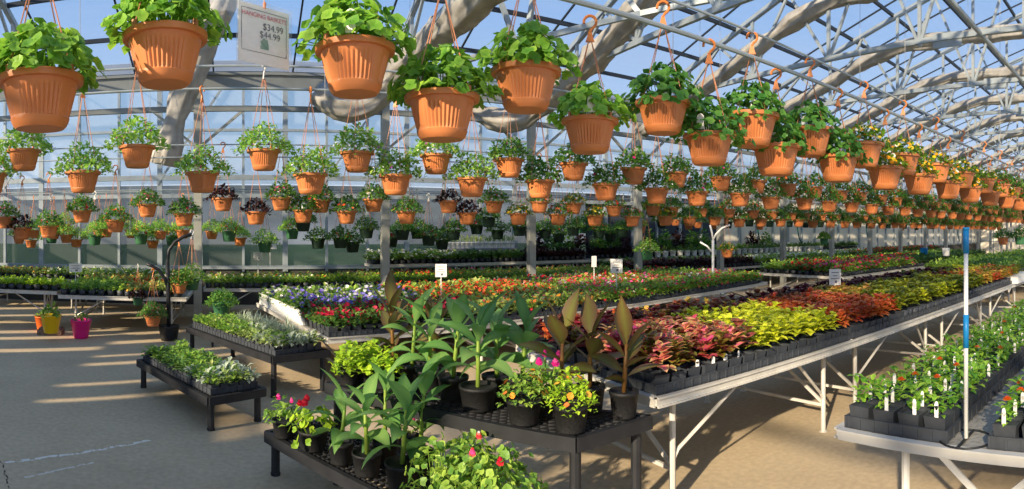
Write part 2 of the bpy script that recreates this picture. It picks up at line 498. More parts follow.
# gutter and tie rail on the post line
g = Geo(); g.box(((XA + XB) / 2, YG, 4.6), (XB - XA, .22, .26)); g.box(((XA + XB) / 2, YG - .13, 4.72), (XB - XA, .05, .05)); g.box(((XA + XB) / 2, YG, 4.09), (XB - XA, .08, .10))
struct('trim_3', g.mesh('gutter', M['gutter']), 'grey box gutter and tie rail along the posts')
g = Geo(); g.box(((XA + XB) / 2, YF, 4.6), (XB - XA, .22, .26)); struct('trim_4', g.mesh('far gutter', M['gutter']), 'grey box gutter on the far side of the bay')
g = Geo(); g.tube([(XA, 2.72, 4.96), (XB, 2.72, 4.96)], .04, 8); struct('trim_5', g.mesh('ridge tie', M['steel']), 'bright steel tube running along above the trusses')

POSTX = [-.8, 2.81] + [6.04 + 2.97 * k for k in range(14)]
TRX = POSTX + [-3.8, -6.8]
gp = Geo(); gp.box((0, 0, 2.35), (.15, .15, 4.7)); gp.box((0, 0, .01), (.26, .26, .02))
for s_ in (-1, 1): gp.bar((s_ * .02, 0, 3.35), (s_ * .85, 0, 4.05), .05, .05)
pm = gp.mesh('post', M['post'])
for i, x in enumerate(sorted(TRX)):
    for y in (YG, YF):
        if y == YG and x < -2: continue
        o = ob('support_post', pm, None, (x, y, 0)); o['kind'] = 'structure'
# roof trusses
g = Geo()
ZC = 4.88
g.bar((0, YG, ZG - .05), (0, YR, zr(YR) - .08), .08, .10); g.bar((0, YR, zr(YR) - .08), (0, YF, ZG - .05), .08, .10)
g.bar((0, YG, ZC - .1), (0, YR, ZC + .12), .07, .09); g.bar((0, YR, ZC + .12), (0, YF, ZC - .1), .07, .09)
pts = [YG - 1.8 * k for k in range(1, 10)]
for i, y in enumerate(pts):
    g.bar((0, y, ZC), (0, y, zr(y) - .1), .05, .06)
    yn = y - .9 if i % 2 == 0 else y + .9
    g.bar((0, y, ZC), (0, yn + .0, zr(yn) - .1), .045, .05)
    yn = 2 * y - yn
    if abs(y - YR) > .5: g.bar((0, y, ZC), (0, yn, zr(yn) - .1), .045, .05)
g.box((0, YR + 1.3, ZC + .05), (.03, .5, .24))
tm = g.mesh('truss', M['steel'])
for x in TRX:
    o = ob('roof_truss', tm, None, (x, 0, 0)); o['kind'] = 'structure'

# side wall (far side of the photo): base boards, milky sheets low down, clear glazing above
g = Geo(); g.box(((XA + XB) / 2, YW, .42), (XB - XA, .10, .84)); struct('baseboard_back', g.mesh('base boards', M['kick']), 'dark base boards along the side wall')
XS = 9.5                                           # the sheeting changes to cream here
g = Geo(); g.box(((XA + XS) / 2, YW, 1.86), (XS - XA, .03, 2.04)); struct('wall_back', g.mesh('wall', M['poly']), 'milky grey polycarbonate side wall')
XD = 15.3
g = Geo(); g.box(((XS + XD) / 2, YW, 1.86), (XD - XS, .03, 2.04)); struct('wall_back_middle', g.mesh('wall', M['darkboard']), 'dark blue grey part of the side wall')
g = Geo(); g.box(((XD + XB) / 2, YW, 2.2), (XB - XD, .03, 2.7)); struct('wall_back_right', g.mesh('wall', M['cream']), 'cream sheeting on the far part of the side wall')
g = Geo(); g.box(((XA + XB) / 2, YW, 4.4), (XB - XA, .02, 3.0)); struct('window_1', g.mesh('glazing', M['film']), 'clear glazing above the side wall')
g = Geo()
for z, hh in ((.9, .08), (2.62, .10), (3.06, .12), (4.2, .06)):
    g.box(((XA + XB) / 2, YW - .06, z), (XB - XA, .08, hh))
k = 0; x = XA
while x < XB:
    g.box((x, YW - .05, 3.3), (.06 if k % 3 else .12, .08, 5.0)); x += 1.01; k += 1
for x0 in range(-6, 44, 4):
    g.bar((x0, YW - .08, 2.9), (x0 + 1.7, YW - .08, 5.4), .05, .05)
struct('trim_6', g.mesh('wall framing', M['steel']), 'grey framing bars of the side wall')
# end wall far along the bay
g = Geo(); g.box((XB, 3.5, 2.4), (.04, 21, 4.8)); struct('wall_right', g.mesh('wall', M['cream']), 'cream end wall far down the greenhouse')
g = Geo(); g.add([(XB, YG, ZG), (XB, YF, ZG), (XB, YR, zr(YR))], [(0, 1, 2)]); struct('window_2', g.mesh('gable', M['film']), 'clear gable of the far end wall')
g = Geo()
for k in range(20): g.box((XB - .06, YF + k * 1.1, 2.7), (.06, .06, 5.4))
for z in (1.0, 2.6, 4.75): g.box((XB - .06, 3.5, z), (.06, 21, .08))
struct('trim_7', g.mesh('end framing', M['steel']), 'grey framing bars of the far end wall')
# unseen wall added behind the camera to shade the floor; gaps shaped for sun streaks
g = Geo()
XE = -7.5
def wall_piece(y0, y1, z0, z1): g.box((XE, (y0 + y1) / 2, (z0 + z1) / 2), (.08, y1 - y0, z1 - z0))
wall_piece(1.25, 5.2, 0, 2.45)
wall_piece(5.2, 14, 0, .9)
for y0, w_ in ((5.2, .5), (6.0, .8), (7.1, .35), (7.8, .9), (9.1, .6), (10.0, .9), (11.3, .5), (12.2, .9), (13.4, .6)): wall_piece(y0, y0 + w_, .9, 2.45)
for y0, w_ in ((3.05, .5), (3.7, .9), (4.8, .35), (5.3, .8), (6.4, .5), (7.2, .9), (8.4, .5), (9.3, .9)): wall_piece(y0, y0 + w_, 2.45, 3.4)
wall_piece(2.9, 14, 2.92, 2.98)
wall_piece(-2.2, 1.25, 0, 3.75)
wall_piece(1.25, 2.9, 2.45, 3.3)
wall_piece(-7, -5.0, 0, 2.0)
for z in (3.42, 4.2): g.box((XE, 3.5, z), (.08, 21, .07))
for y in (-4, -1, 2, 5, 8, 11): g.box((XE, y, 3.6), (.10, .12, 2.6))
struct('wall_sun_blocker', g.mesh('sun blocking wall', M['greyboard']), 'unseen grey boarded sun blocking wall with window openings')

# gathered shade cloth: bundles along the trusses
def curtain(pts, r, label, lump=.25, seed=0):
    rr = random.Random(seed)
    P_ = [Vector(p) for p in pts]; fine = []
    for i in range(len(P_) - 1):
        n = max(2, int((P_[i + 1] - P_[i]).length / .18))
        for k in range(n): fine.append(P_[i].lerp(P_[i + 1], k / n))
    fine.append(P_[-1])
    sm = [fine[0]] + [(fine[i - 1] + fine[i] * 2 + fine[i + 1]) / 4 for i in range(1, len(fine) - 1)] + [fine[-1]]
    g = Geo(); n = 30
    ph = [rr.uniform(0, 6.28) for _ in range(5)]
    g.tube(sm, [r * (1 + lump * .5 * sin(i * .9 + ph[0]) + rr.uniform(-lump, lump) * .4) for i in range(len(sm))], n)
    # lengthwise folds
    for i in range(len(sm)):
        c = sm[i]
        for k in range(n):
            v = Vector(g.v[i * n + k]); a = 1 + .09 * sin(k * 2 * pi / n * 7 + i * .22 + ph[1]) + .07 * sin(k * 2 * pi / n * 11 - i * .5 + ph[2]) + .05 * sin(i * 2.1 + k * .4)
            g.v[i * n + k] = tuple(c + (v - c) * a)
    o = one('shade_curtain', g.mesh('curtain', M['curtain'], True), label, 'shade curtain', group='gathered shade curtains under the trusses')
    return o


curtain([P(165, 165, 10.2), P(172, 130, 10.1), P(184, 92, 10.0), P(204, 48, 9.9), P(226, -4, 9.6), P(240, -50, 9.3)], .22, 'grey shade curtain gathered above the leftmost post', seed=1)
curtain([P(318, 92, 10.8), P(340, 108, 10.7), P(362, 110, 10.6), P(382, 97, 10.5), P(402, 66, 10.2), P(436, 36, 9.0), P(472, 6, 7.6), P(500, -22, 6.8)], .22, 'grey shade curtain sagging by the second post then rising between two baskets', seed=2)
def trpath(x, sag=True):
    p = [(x, YG - .2, 4.2), (x, 8.6, 4.9), (x, 6.2, 5.82), (x, 5.4, 5.98), (x, 2, 6.0), (x, -1.5, 5.98), (x, -2.3, 5.82), (x, YF + .3, 4.2)]
    return p
curtain([P(452, 96, 12.2), P(475, 112, 12.2), P(500, 122, 12.1), P(528, 118, 12.1)] + trpath(POSTX[2])[1:], .21, 'grey shade curtain rising behind the third post', seed=3)
for i, x in enumerate(POSTX[3:14]):
    curtain(trpath(x), .15, 'grey shade curtain under the %s roof truss' % nth(i + 3), seed=10 + i)

# sloping wind braces in the near bay
for i, (a, b_) in enumerate(((P(400, 82, 8.6), P(640, 14, 8.6)), (P(640, 14, 8.6), P(760, -8, 8.6)), (P(640, 14, 8.6), P(618, -14, 8.7)),
                             (P(335, -8, 8.2), P(352, 42, 9.0)), (P(498, -6, 9.5), P(516, 44, 9.6)), (P(526, 40, 9.6), P(534, -6, 9.5)))):
    g = Geo(); g.bar(a, b_, .07, .08)
    o = ob('roof_brace', g.mesh('brace', M['steel'])); o['kind'] = 'structure'

# ================================================================== PLANTS (meshes shared by the copies)
def rnd_dir(el0=-.2, el1=1.4):
    a = U(0, 6.283); e = U(el0, el1)
    return Vector((cos(a) * cos(e), sin(a) * cos(e), sin(e))), a, e


def mound_geranium(R=.2, Hh=.16, n=95, r0=.026, r1=.046, spill=.06):
    g = Geo()
    for i in range(n):
        q = math.sqrt(U(0, 1)); a = U(0, 6.283)
        z = Hh * (1 - q ** 2.2) * U(.55, 1.25) + .015 - (spill * U(0, 1.5) if q > .85 else 0)
        rr = R * q * (1.0 + U(-.1, .25))
        c = Vector((rr * cos(a), rr * sin(a), z))
        nn = Vector((cos(a) * q * .9 + U(-.6, .6), sin(a) * q * .9 + U(-.6, .6), .6 + U(-.4, .4)))
        g.disc(c, nn, U(r0, r1), 9, U(0, 1), U(.05, .3), .14, True)
        if i % 4 == 0: g.tube([(rr * .5 * cos(a), rr * .5 * sin(a), 0), c], .0022, 4, False, .7)
    return g


def mound_fine(R=.23, Hh=.13, n=210, L=(.03, .055), W=.011, spill=.1):
    g = Geo()
    for i in range(n):
        q = math.sqrt(U(0, 1)); a = U(0, 6.283)
        z = Hh * (1 - q ** 2) * U(.3, 1.3) + .01 - (spill * U(0, 1) * (q - .7) / .3 if q > .7 else 0)
        rr = R * q * U(.85, 1.15)
        g.leaf((rr * cos(a), rr * sin(a), z), U(0, 6.283), U(-.2, 1.2), U(*L), W * U(.8, 1.5), U(0, 1), .9, .3, (.3, 1, 0))
    return g


def blooms(R, Hh, n, r0, r1, k=6, q0=0, lift=.02):
    g = Geo()
    for i in range(n):
        q = math.sqrt(U(q0, 1)); a = U(0, 6.283)
        z = Hh * (1 - q ** 2) + lift + U(-.01, .02)
        rr = R * q
        g.disc((rr * cos(a), rr * sin(a), z), (cos(a) * q + U(-.4, .4), sin(a) * q + U(-.4, .4), U(.4, 1)), U(r0, r1), k, U(0, 1), .25, .12)
    return g


def bush(R=.055, Hh=.09, n=34, L=(.03, .05), W=.012, prof=(.3, 1, 0), el=(-.1, 1.2)):
    g = Geo()
    for i in range(n):
        q = math.sqrt(U(0, 1)); a = U(0, 6.283)
        z = Hh * (1 - .7 * q * q) * U(.25, 1.1)
        g.leaf((R * q * cos(a), R * q * sin(a), z), a + U(-.9, .9), U(*el), U(*L), W * U(.8, 1.3), U(0, 1), 1.0, .25, prof)
    return g


def coleus(Hh=.14, n=26, L=(.05, .085), W=.023):
    g = Geo()
    for st in range(4):
        a0 = U(0, 6.28); rad = U(.0, .035); bx, by = rad * cos(a0), rad * sin(a0); h = Hh * U(.75, 1.1)
        for lev in range(3):
            for k in range(2 + (lev == 2)):
                a = a0 + lev * 1.57 + k * pi * (1 if lev < 2 else .7) + U(-.3, .3)
                s_ = 1 - .25 * (lev == 2)
                g.leaf((bx, by, h * (.45 + .27 * lev)), a, U(.15, .6) + .2 * lev, U(*L) * s_, W * U(.85, 1.2) * s_, U(0, 1), U(.7, 1.3), .2, (.2, 1, .75, 0))
    return g


def canna_leaf(g, base, az, el, L, W, droop, t):
    g.leaf(base, az, el, L, W, t, droop, .22, (.10, .42, .82, 1.0, .96, .72, .34, 0), U(-.6, .6))


def canna_plant(height, nleaf, leafL=.26, leafW=.055, el=(.35, 1.2), droop=(.7, 1.7), lean=None, rot=0):
    gl = Geo(); gs = Geo()
    nleaf += 4; leafL *= 1.1; leafW *= .84
    for s_ in range(1):
        ln = lean or (U(-.03, .03), U(-.03, .03))
        top = Vector((ln[0], ln[1], height * .62))
        gs.tube([(0, 0, 0), top * .5, top], [.015, .013, .009], 7, True, U(.4, .7))
        for i in range(nleaf):
            f = .22 + .78 * i / max(1, nleaf - 1)
            az = rot + i * 2.4 + U(-.35, .35)
            e = el[0] + (el[1] - el[0]) * i / max(1, nleaf - 1) + U(-.12, .12)
            d = droop[1] + (droop[0] - droop[1]) * i / max(1, nleaf - 1)
            canna_leaf(gl, top * f, az, e, leafL * U(.85, 1.15), leafW * U(.85, 1.15), d, U(.1, .9))
    return gl, gs


GER = [mound_geranium(.21, .175, 290, .018, .036, .015) for _ in range(4)]
GERM = [g.mesh('geranium foliage', M['ger']) for g in GER]
GERD = [mound_geranium(.23, .185, 280, .018, .035, .05).mesh('geranium foliage', M['gerdark']) for _ in range(3)]
FINEM = [mound_fine(.27, .21, 520, (.04, .065), .015, .05).mesh('basket foliage', M['fine']) for _ in range(4)]
FINED = [mound_fine(.25, .19, 420, (.045, .07), .017, .05).mesh('basket foliage', M['finedark']) for _ in range(3)]
PURPM = [mound_fine(.22, .15, 170, (.06, .09), .02, .05).mesh('basket foliage', M['purpleleaf']) for _ in range(2)]
PANSM = [mound_fine(.23, .15, 230, (.04, .07), .016, .05).mesh('basket foliage', M['pansyleaf']) for _ in range(3)]
LILB = [blooms(.28, .19, 34, .009, .014, 5).mesh('blossoms', M['p_lilac']) for _ in range(3)]
MAGB = [blooms(.2, .16, 6, .02, .03, 7, 0, .03).mesh('blossoms', M['p_magenta']) for _ in range(2)]
YELB = [blooms(.23, .15, 46, .018, .028, 6).mesh('blossoms', M['p_yellow']) for _ in range(3)]
REDB = [blooms(.24, .16, 20, .018, .028, 6).mesh('blossoms', M['p_orange']) for _ in range(2)]
DREDB = [blooms(.2, .13, 40, .016, .026, 6).mesh('blossoms', M['p_deepred']) for _ in range(2)]
WHIB = [blooms(.2, .13, 40, .012, .02, 6).mesh('blossoms', M['p_white']) for _ in range(2)]
PNKB = [blooms(.22, .16, 20, .016, .025, 6).mesh('blossoms', M['p_mix']) for _ in range(2)]

# ------------------------------------------------------------------ hanging baskets
def pot_mesh(mat, R=.165, Hh=.19, base=.59, flute=.0075, n=176):
    g = Geo(); rb = R * base; rt = R * .90
    def rad(t): return rb + (rt - rb) * (t ** .88)
    ts = [0, .03, .10, .17, .195, .22, .30, .45, .60, .70, .745, .78, .86]
    prof = [(rb * .93, 0)] + [(rad(t), t * Hh + .003) for t in ts[1:]]
    k0 = len(prof)
    prof += [(R * .955, Hh * .865), (R * .985, Hh * .875), (R * .995, Hh * .93), (R * 1.0, Hh * .985), (R * .985, Hh), (R * .94, Hh), (R * .92, Hh * .94)]
    fl = {4: .5, 5: .9, 6: 1, 7: 1, 8: 1, 9: .8, 10: .3}
    def mod(j, a):
        if j in (2, 3) and flute: return .0025
        if j not in fl: return 0
        sec = (a / (2 * pi) * 4 + .5) % 1.0                   # four fluted fields with plain fields between
        w_ = max(0, min(1, (.38 - abs(sec - .5)) / .03))
        return -flute * .9 * fl[j] * w_ * abs(cos(a * 22)) ** 2.5
    g.lathe(prof, n, mod=mod)
    me = g.mesh('basket pot', mat, True); me.set_sharp_from_angle(angle=radians(32))
    return me


POT = pot_mesh(M['terracotta'])
POTG = pot_mesh(M['pot_green'], .145, .195, .66, .0, 40)
POTDG = pot_mesh(M['pot_darkgreen'], .155, .2, .66, .0, 40)
gsoil = Geo(); gsoil.lathe([(.153, .18), (.10, .19), (.002, .195)], 24, cap_lo=False); SOIL = gsoil.mesh('soil', M['soil'], True)
gs_ = Geo(); gs_.lathe([(.134, .175), (.08, .185), (.002, .19)], 20, cap_lo=False); SOILS = gs_.mesh('soil', M['soil'], True)


def hanger_mesh(R, z0, z1, mat, r=.0028):
    g = Geo()
    for k in range(4):
        a = pi / 4 + k * pi / 2
        g.tube([(R * cos(a), R * sin(a), z0), (.012 * cos(a), .012 * sin(a), z1)], r, 5, False)
        g.box((R * cos(a), R * sin(a), z0 + .005), (.014, .014, .03), a)
    return g.mesh('hanger strings', mat)


def hook_mesh(z, mat):
    g = Geo()
    g.add([(-.026, -.004, z), (.026, -.004, z), (.016, -.004, z + .03), (.009, -.004, z + .065), (-.009, -.004, z + .065), (-.016, -.004, z + .03),
           (-.026, .004, z), (.026, .004, z), (.016, .004, z + .03), (.009, .004, z + .065), (-.009, .004, z + .065), (-.016, .004, z + .03)],
          [(0, 1, 2, 3, 4, 5), (11, 10, 9, 8, 7, 6), (0, 6, 7, 1), (1, 7, 8, 2), (2, 8, 9, 3), (3, 9, 10, 4), (4, 10, 11, 5), (5, 11, 6, 0)])
    c = z + .115; pts = [(0, 0, z + .06), (.012, 0, z + .08)]
    for k in range(9):
        a = -pi / 4 + k * (pi * 1.32) / 8
        pts.append((.036 * cos(a), 0, c + .036 * sin(a)))
    g.tube(pts, .0085, 7)
    return g.mesh('hook', mat, False)


HSHORT, HLONG = .635, .86
HANG = {0: (hanger_mesh(.158, .19, HSHORT, M['string']), hook_mesh(HSHORT - .005, M['hook'])),
        1: (hanger_mesh(.158, .19, HLONG, M['string'], .0032), hook_mesh(HLONG - .005, M['hook'])),
        2: (hanger_mesh(.138, .185, HLONG, M['string'], .0032), hook_mesh(HLONG - .005, M['hookwhite'])),
        3: (hanger_mesh(.158, .19, HLONG, M['string'], .0032), hook_mesh(HLONG - .005, M['hookwhite']))}
gt = Geo(); gt.box((0, 0, .0), (.045, .003, .07)); gt.lathe([(.0225, -.0015), (.0225, .0015)], 14, cap_hi=True)
for i in range(len(gt.v) - 28, len(gt.v)):
    v = gt.v[i]; gt.v[i] = (v[0], v[2], v[1] + .035)
TAG = gt.mesh('plant tag', M['white'])


def basket(loc, label, group, fol, blo=None, pot=POT, hang=0, soil=SOIL, tag=None, rz=None, cat='hanging basket', s=1.0, zf=.18, ps=1.0):
    o = thing('hanging_basket', label, cat, loc, U(0, 6.28) if rz is None else rz, group)
    if s != 1: o.scale = (s, s, s)
    p_ = ob('pot', pot, o); ob('soil', soil, p_)
    fs = [p_, ob('foliage', fol, o, (0, 0, zf * ps), U(0, 6.28))]
    if blo: fs.append(ob('blossoms', blo, o, (0, 0, zf * ps), U(0, 6.28)))
    p_.scale = (ps, ps, ps)
    a, b_ = HANG[hang]
    h_ = ob('hanger', a, o); ob('hook', b_, h_)
    if tag is not None:
        t = ob('plant_tag', TAG, o, (.15 * cos(tag), .15 * sin(tag), .235), 0)
        # tag faces outwards
        t.rotation_euler = (0, 0, tag + pi / 2 if tag else pi / 2)
    return o


ROW1 = [  # px, rim top y, lower/upper, kind
    (40, 0, 'ger'), (165, 1, 'ger'), (355, 1, 'ger'), (442, 0, 'ger'), (526, 1, 'ger'), (590, 0, 'ger'), (663, 1, 'gerd'), (709, 0, 'gerd'),
    (752, 1, 'gerd'), (776, 0, 'gerd'), (810, 1, 'gerd'), (838, 0, 'gerd'), (864, 1, 'pans'), (885, 0, 'pans'), (903, 1, 'pans'), (919, 0, 'pans'),
    (936, 1, 'pans'), (948, 0, 'pans'), (962, 1, 'pans'), (970, 0, 'pans'), (984, 1, 'pans'), (990, 0, 'pans'), (1000, 1, 'red'), (1006, 0, 'pans'),
    (1012, 1, 'red'), (1019, 0, 'red'), (1024, 1, 'red'), (1030, 0, 'red')]
Z_LO, Z_UP = 2.165, 2.335
TAGPX = {355: -.1, 590: .05, 709: -.35, 752: .1, 776: -.1, 810: -.3}
cnt = {0: 0, 1: 0}
EX = {40: (2.17, 2.135), 165: (2.225, 2.315), 355: (2.36, 2.31), 442: (2.52, 2.15), 526: (2.7, 2.315), 590: (3.3, 2.20), 663: (3.42, 2.33), 709: (3.61, 2.167), 752: (3.95, 2.33),
      776: (4.25, 2.165), 810: (4.6, 2.35), 838: (4.85, 2.17)}
for px, up, kind in ROW1:
    a = alpha(px); y = 2.5; x = y * tan(a)
    z = (Z_LO, Z_UP)[up]
    if px in EX:
        d, z = EX[px]; x, y = d * sin(a), d * cos(a)
    lab = {'ger': 'terracotta basket of light green geraniums', 'gerd': 'terracotta basket of dark green geraniums', 'pans': 'terracotta basket of yellow and white pansies',
           'red': 'terracotta basket of red flowers'}[kind]
    lab += ', %s in the nearest %s row of baskets' % (nth(cnt[up]), ('lower', 'upper')[up])
    cnt[up] += 1
    fol = {'ger': GERM, 'gerd': GERD, 'pans': PANSM, 'red': FINED}[kind][(px * 7) % 3]
    blo = {'pans': YELB, 'red': DREDB}.get(kind, [None] * 3)[px % 2]
    tg = None
    if px in TAGPX:   # the tag stands at the pot's edge on the side of the aisle
        tg = 3 * pi / 2 + TAGPX[px]
    basket((x, y, z), lab, 'baskets in the nearest row', fol, blo, tag=tg, rz=-a, ps=1.0 if px < 750 else 1.15)

# rails the nearest baskets hang from
for z, lab in ((Z_LO + HSHORT + .138, 'long thin steel rail carrying the nearest lower baskets'), (Z_UP + HSHORT + .138, 'thin steel rail carrying the nearest upper baskets')):
    g = Geo(); g.tube([(-6, 2.5, z), (44, 2.5, z)], .016 if z < 3 else .009, 8)
    one('basket_rail', g.mesh('rail', M['steel']), lab, 'rail')

R2L = [-10, 83, 202, 310, 395, 471, 540, 604, 655, 699]
R2U = [24, 137, 264, 357, 437, 509, 573, 632, 677]
def extend(pxs, Y, step, xmax):
    xs = [Y * tan(alpha(p)) for p in pxs]
    while xs[-1] < xmax: xs.append(xs[-1] + step * U(.93, 1.07))
    return xs
for up, pxs, zz in ((0, R2L, 2.15), (1, R2U, 2.385)):
    for i, x in enumerate(extend(pxs, 6.0, .9, 27)):
        y = 6.0 - (.45 if x < -1 else 0)
        if x < -1: x *= y / 6
        k = (i * 2 + up) % 6
        if x < 3: fol, blo, w = FINEM[i % 4], (LILB[i % 3] if k != 4 else MAGB[0]), 'small white and lilac flowers'
        elif x < 8: fol, blo, w = FINED[i % 3], (MAGB[i % 2] if i % 2 else LILB[i % 3]), 'dark leaves and magenta blooms'
        else: fol, blo, w = FINED[i % 3], (DREDB[i % 2] if x > 14 else REDB[i % 2]), 'dark leaves and red blooms'
        if blo in MAGB: w = 'a few magenta blooms'
        basket((x, y + U(-.05, .05), zz + U(-.015, .015)), 'terracotta basket, %s, %s along the second row, %s tier' % (w, nth(i), ('lower', 'upper')[up]),
               'baskets in the second row', fol, blo, hang=3 if (up and i == 2) else 1, s=1.1)
for z, lab in ((2.15 + .087 + HLONG + .138, 'thin steel rail carrying the second row lower baskets'), (2.385 + .087 + HLONG + .138, 'thin steel rail carrying the second row upper baskets')):
    g = Geo(); g.tube([(-6, 6.0, z), (44, 6.0, z)], .012, 6); one('basket_rail', g.mesh('rail', M['steel']), lab, 'rail')

R3L = [22, 49, 116, 184, 256, 303, 346, 406, 468, 519, 557, 595, 634, 664, 689, 716, 740, 761.5, 780.5, 797, 813.6]
R3U = [5, 82, 148, 223, 281, 321, 374, 449, 495, 538, 574, 614, 653, 671, 702, 729, 752, 771, 790, 806]
for up, pxs, zz in ((0, R3L, 1.89), (1, R3U, 2.10)):
    for i, x in enumerate(extend(pxs, 9.8, .92, 36)):
        k = (i + up) % 4
        if x < 5.0:
            fol, blo, w = (PURPM[i % 2], None, 'dark purple leaves') if k == 0 else (FINED[i % 3], (REDB if k == 2 else PNKB)[i % 2], ('green leaves and orange red blooms' if k == 2 else 'green leaves and pink blooms'))
        elif x < 9: fol, blo, w = PANSM[i % 3], YELB[i % 3] if k % 2 else REDB[i % 2], 'yellow blooms' if k % 2 else 'orange red blooms'
        else: fol, blo, w = FINED[i % 3], REDB[i % 2] if k < 2 else None, 'dark leaves and red blooms' if k < 2 else 'plain dark leaves'
        zz2 = zz - max(0, (-.3 - x)) * .075
        o = basket((x, 9.8 + U(-.06, .06), zz2 + U(-.02, .02)), 'terracotta basket, %s, %s along the third row, %s tier' % (w, nth(i), ('lower', 'upper')[up]),
               'baskets in the third row', fol, blo, hang=1, s=1.15, tag=(4.6 if (x < 4 and k == 1) else None), rz=0)
for z, lab in ((1.89 + .13 + HLONG + .138, 'thin steel rail carrying the third row lower baskets'), (2.10 + .13 + HLONG + .138, 'thin steel rail carrying the third row upper baskets')):
    g = Geo(); g.tube([(-6, 9.8, z), (44, 9.8, z)], .012, 6); one('basket_rail', g.mesh('rail', M['steel']), lab, 'rail')

# fourth row: green and dark green pots low under the gutter, and small terracotta ones
R4 = [(20, 1.5, 't'), (34, 1.62, 't'), (53, 1.6, 't'), (50, 1.5, 'g'), (66, 1.52, 't'), (100, 1.62, 't'), (95, 1.48, 'g'), (132, 1.62, 't'), (141, 1.5, 'g'),
      (160, 1.6, 't'), (172, 1.46, 'g'), (212, 1.6, 't'), (229, 1.56, 'g'), (265, 1.34, 'g'), (292, 1.6, 'g'), (318, 1.4, 'd'), (341, 1.42, 'd'), (366, 1.62, 'd'), (392, 1.42, 'd'), (417, 1.6, 'd'), (430, 1.46, 'd'),
      (454, 1.58, 'd'), (478, 1.7, 'd'), (497, 1.58, 'd'), (518, 1.66, 'd'), (545, 1.6, 'd'), (560, 1.5, 'd'), (583, 1.72, 'g'), (600, 1.6, 'd'), (622, 1.62, 'd'), (640, 1.72, 't'),
      (660, 1.6, 'd'), (676, 1.66, 't'), (698, 1.6, 't'), (712, 1.58, 't'), (726, 1.6, 'd'), (748, 1.66, 'd'), (768, 1.66, 'd'), (790, 1.68, 'd'), (806, 1.66, 'd'), (820, 1.68, 'd'),
      (845, 1.66, 'd'), (858, 1.7, 'd'), (871, 1.66, 'd'), (890, 1.66, 'd'), (905, 1.66, 'd'), (918, 1.6, 'd'), (934, 1.66, 'd')]
NM = {'t': ('small terracotta basket', POT), 'g': ('green plastic hanging pot', POTG), 'd': ('dark green hanging pot', POTDG)}
R4 = sorted(R4 + [(px + 11, z + (.16 if j % 2 else -.1), 't' if (px < 230 or px > 640) else 'd') for j, (px, z, k) in enumerate(R4[::2])])
for i, (px, z, k) in enumerate(R4):
    if px > 640: z += .26
    Y = (11.6 if px < 760 else 12.4) + (.5 if i % 2 else 0)
    x = Y * tan(alpha(px))
    fol = (FINEM if px < 300 else FINED)[i % 3]
    blo = None if i % 3 else REDB[i % 2]
    basket((x, Y + U(-.1, .1), z), '%s with green leaves%s, %s along the back row' % (NM[k][0], '' if i % 3 else ' and red blooms', nth(i)), 'pots in the back row',
           fol, blo, pot=NM[k][1], hang=2 if k != 't' else 1, soil=SOILS if k != 't' else SOIL, s=(.9 if k == 't' else 1.1), zf=.175 if k != 't' else .205)
for y_, w_ in ((11.6, 'front'), (12.1, 'rear')):
    g = Geo(); g.tube([(-7, y_, 2.6), (30, y_, 2.6)], .012, 6); one('basket_rail', g.mesh('rail', M['steel']), 'thin steel rail carrying the %s back row pots' % w_, 'rail')
g = Geo(); g.tube([(10, 12.4, 2.88), (44, 12.4, 2.88)], .012, 6); one('basket_rail', g.mesh('rail', M['steel']), 'thin steel rail carrying the farthest dark pots', 'rail')

# hooks waiting on thin wires and the thin wires themselves
g0 = Geo(); g0.tube([(0, 0, 0), (0, 0, 3.0)], .0032, 5, False); WIRE = g0.mesh('wire', M['wire'])
HK = hook_mesh(0, M['hook'])
for i, (px, py, d) in enumerate(((80, 20, 5), (325, 70, 5.5), (673, 30, 5), (700, 30, 9), (720, 20, 9), (860, 60, 9), (905, 70, 9), (968, 60, 9), (1000, 60, 9), (150, 60, 8), (410, 60, 8), (130, 200, 9.6), (18, 230, 11))):
    p = P(px, py, d)
    one('support_wire', WIRE, 'thin vertical wire hanging from the roof, %s from the left of the bay' % nth(i), 'wire', (p.x, p.y, min(p.z, 2.9) if i < 11 else 1.7), group='thin roof wires')

# ================================================================== BENCHES
def local(A, v, rz):
    d = v - A; c, s_ = cos(-rz), sin(-rz)
    return Vector((d.x * c - d.y * s_, d.x * s_ + d.y * c, 0))


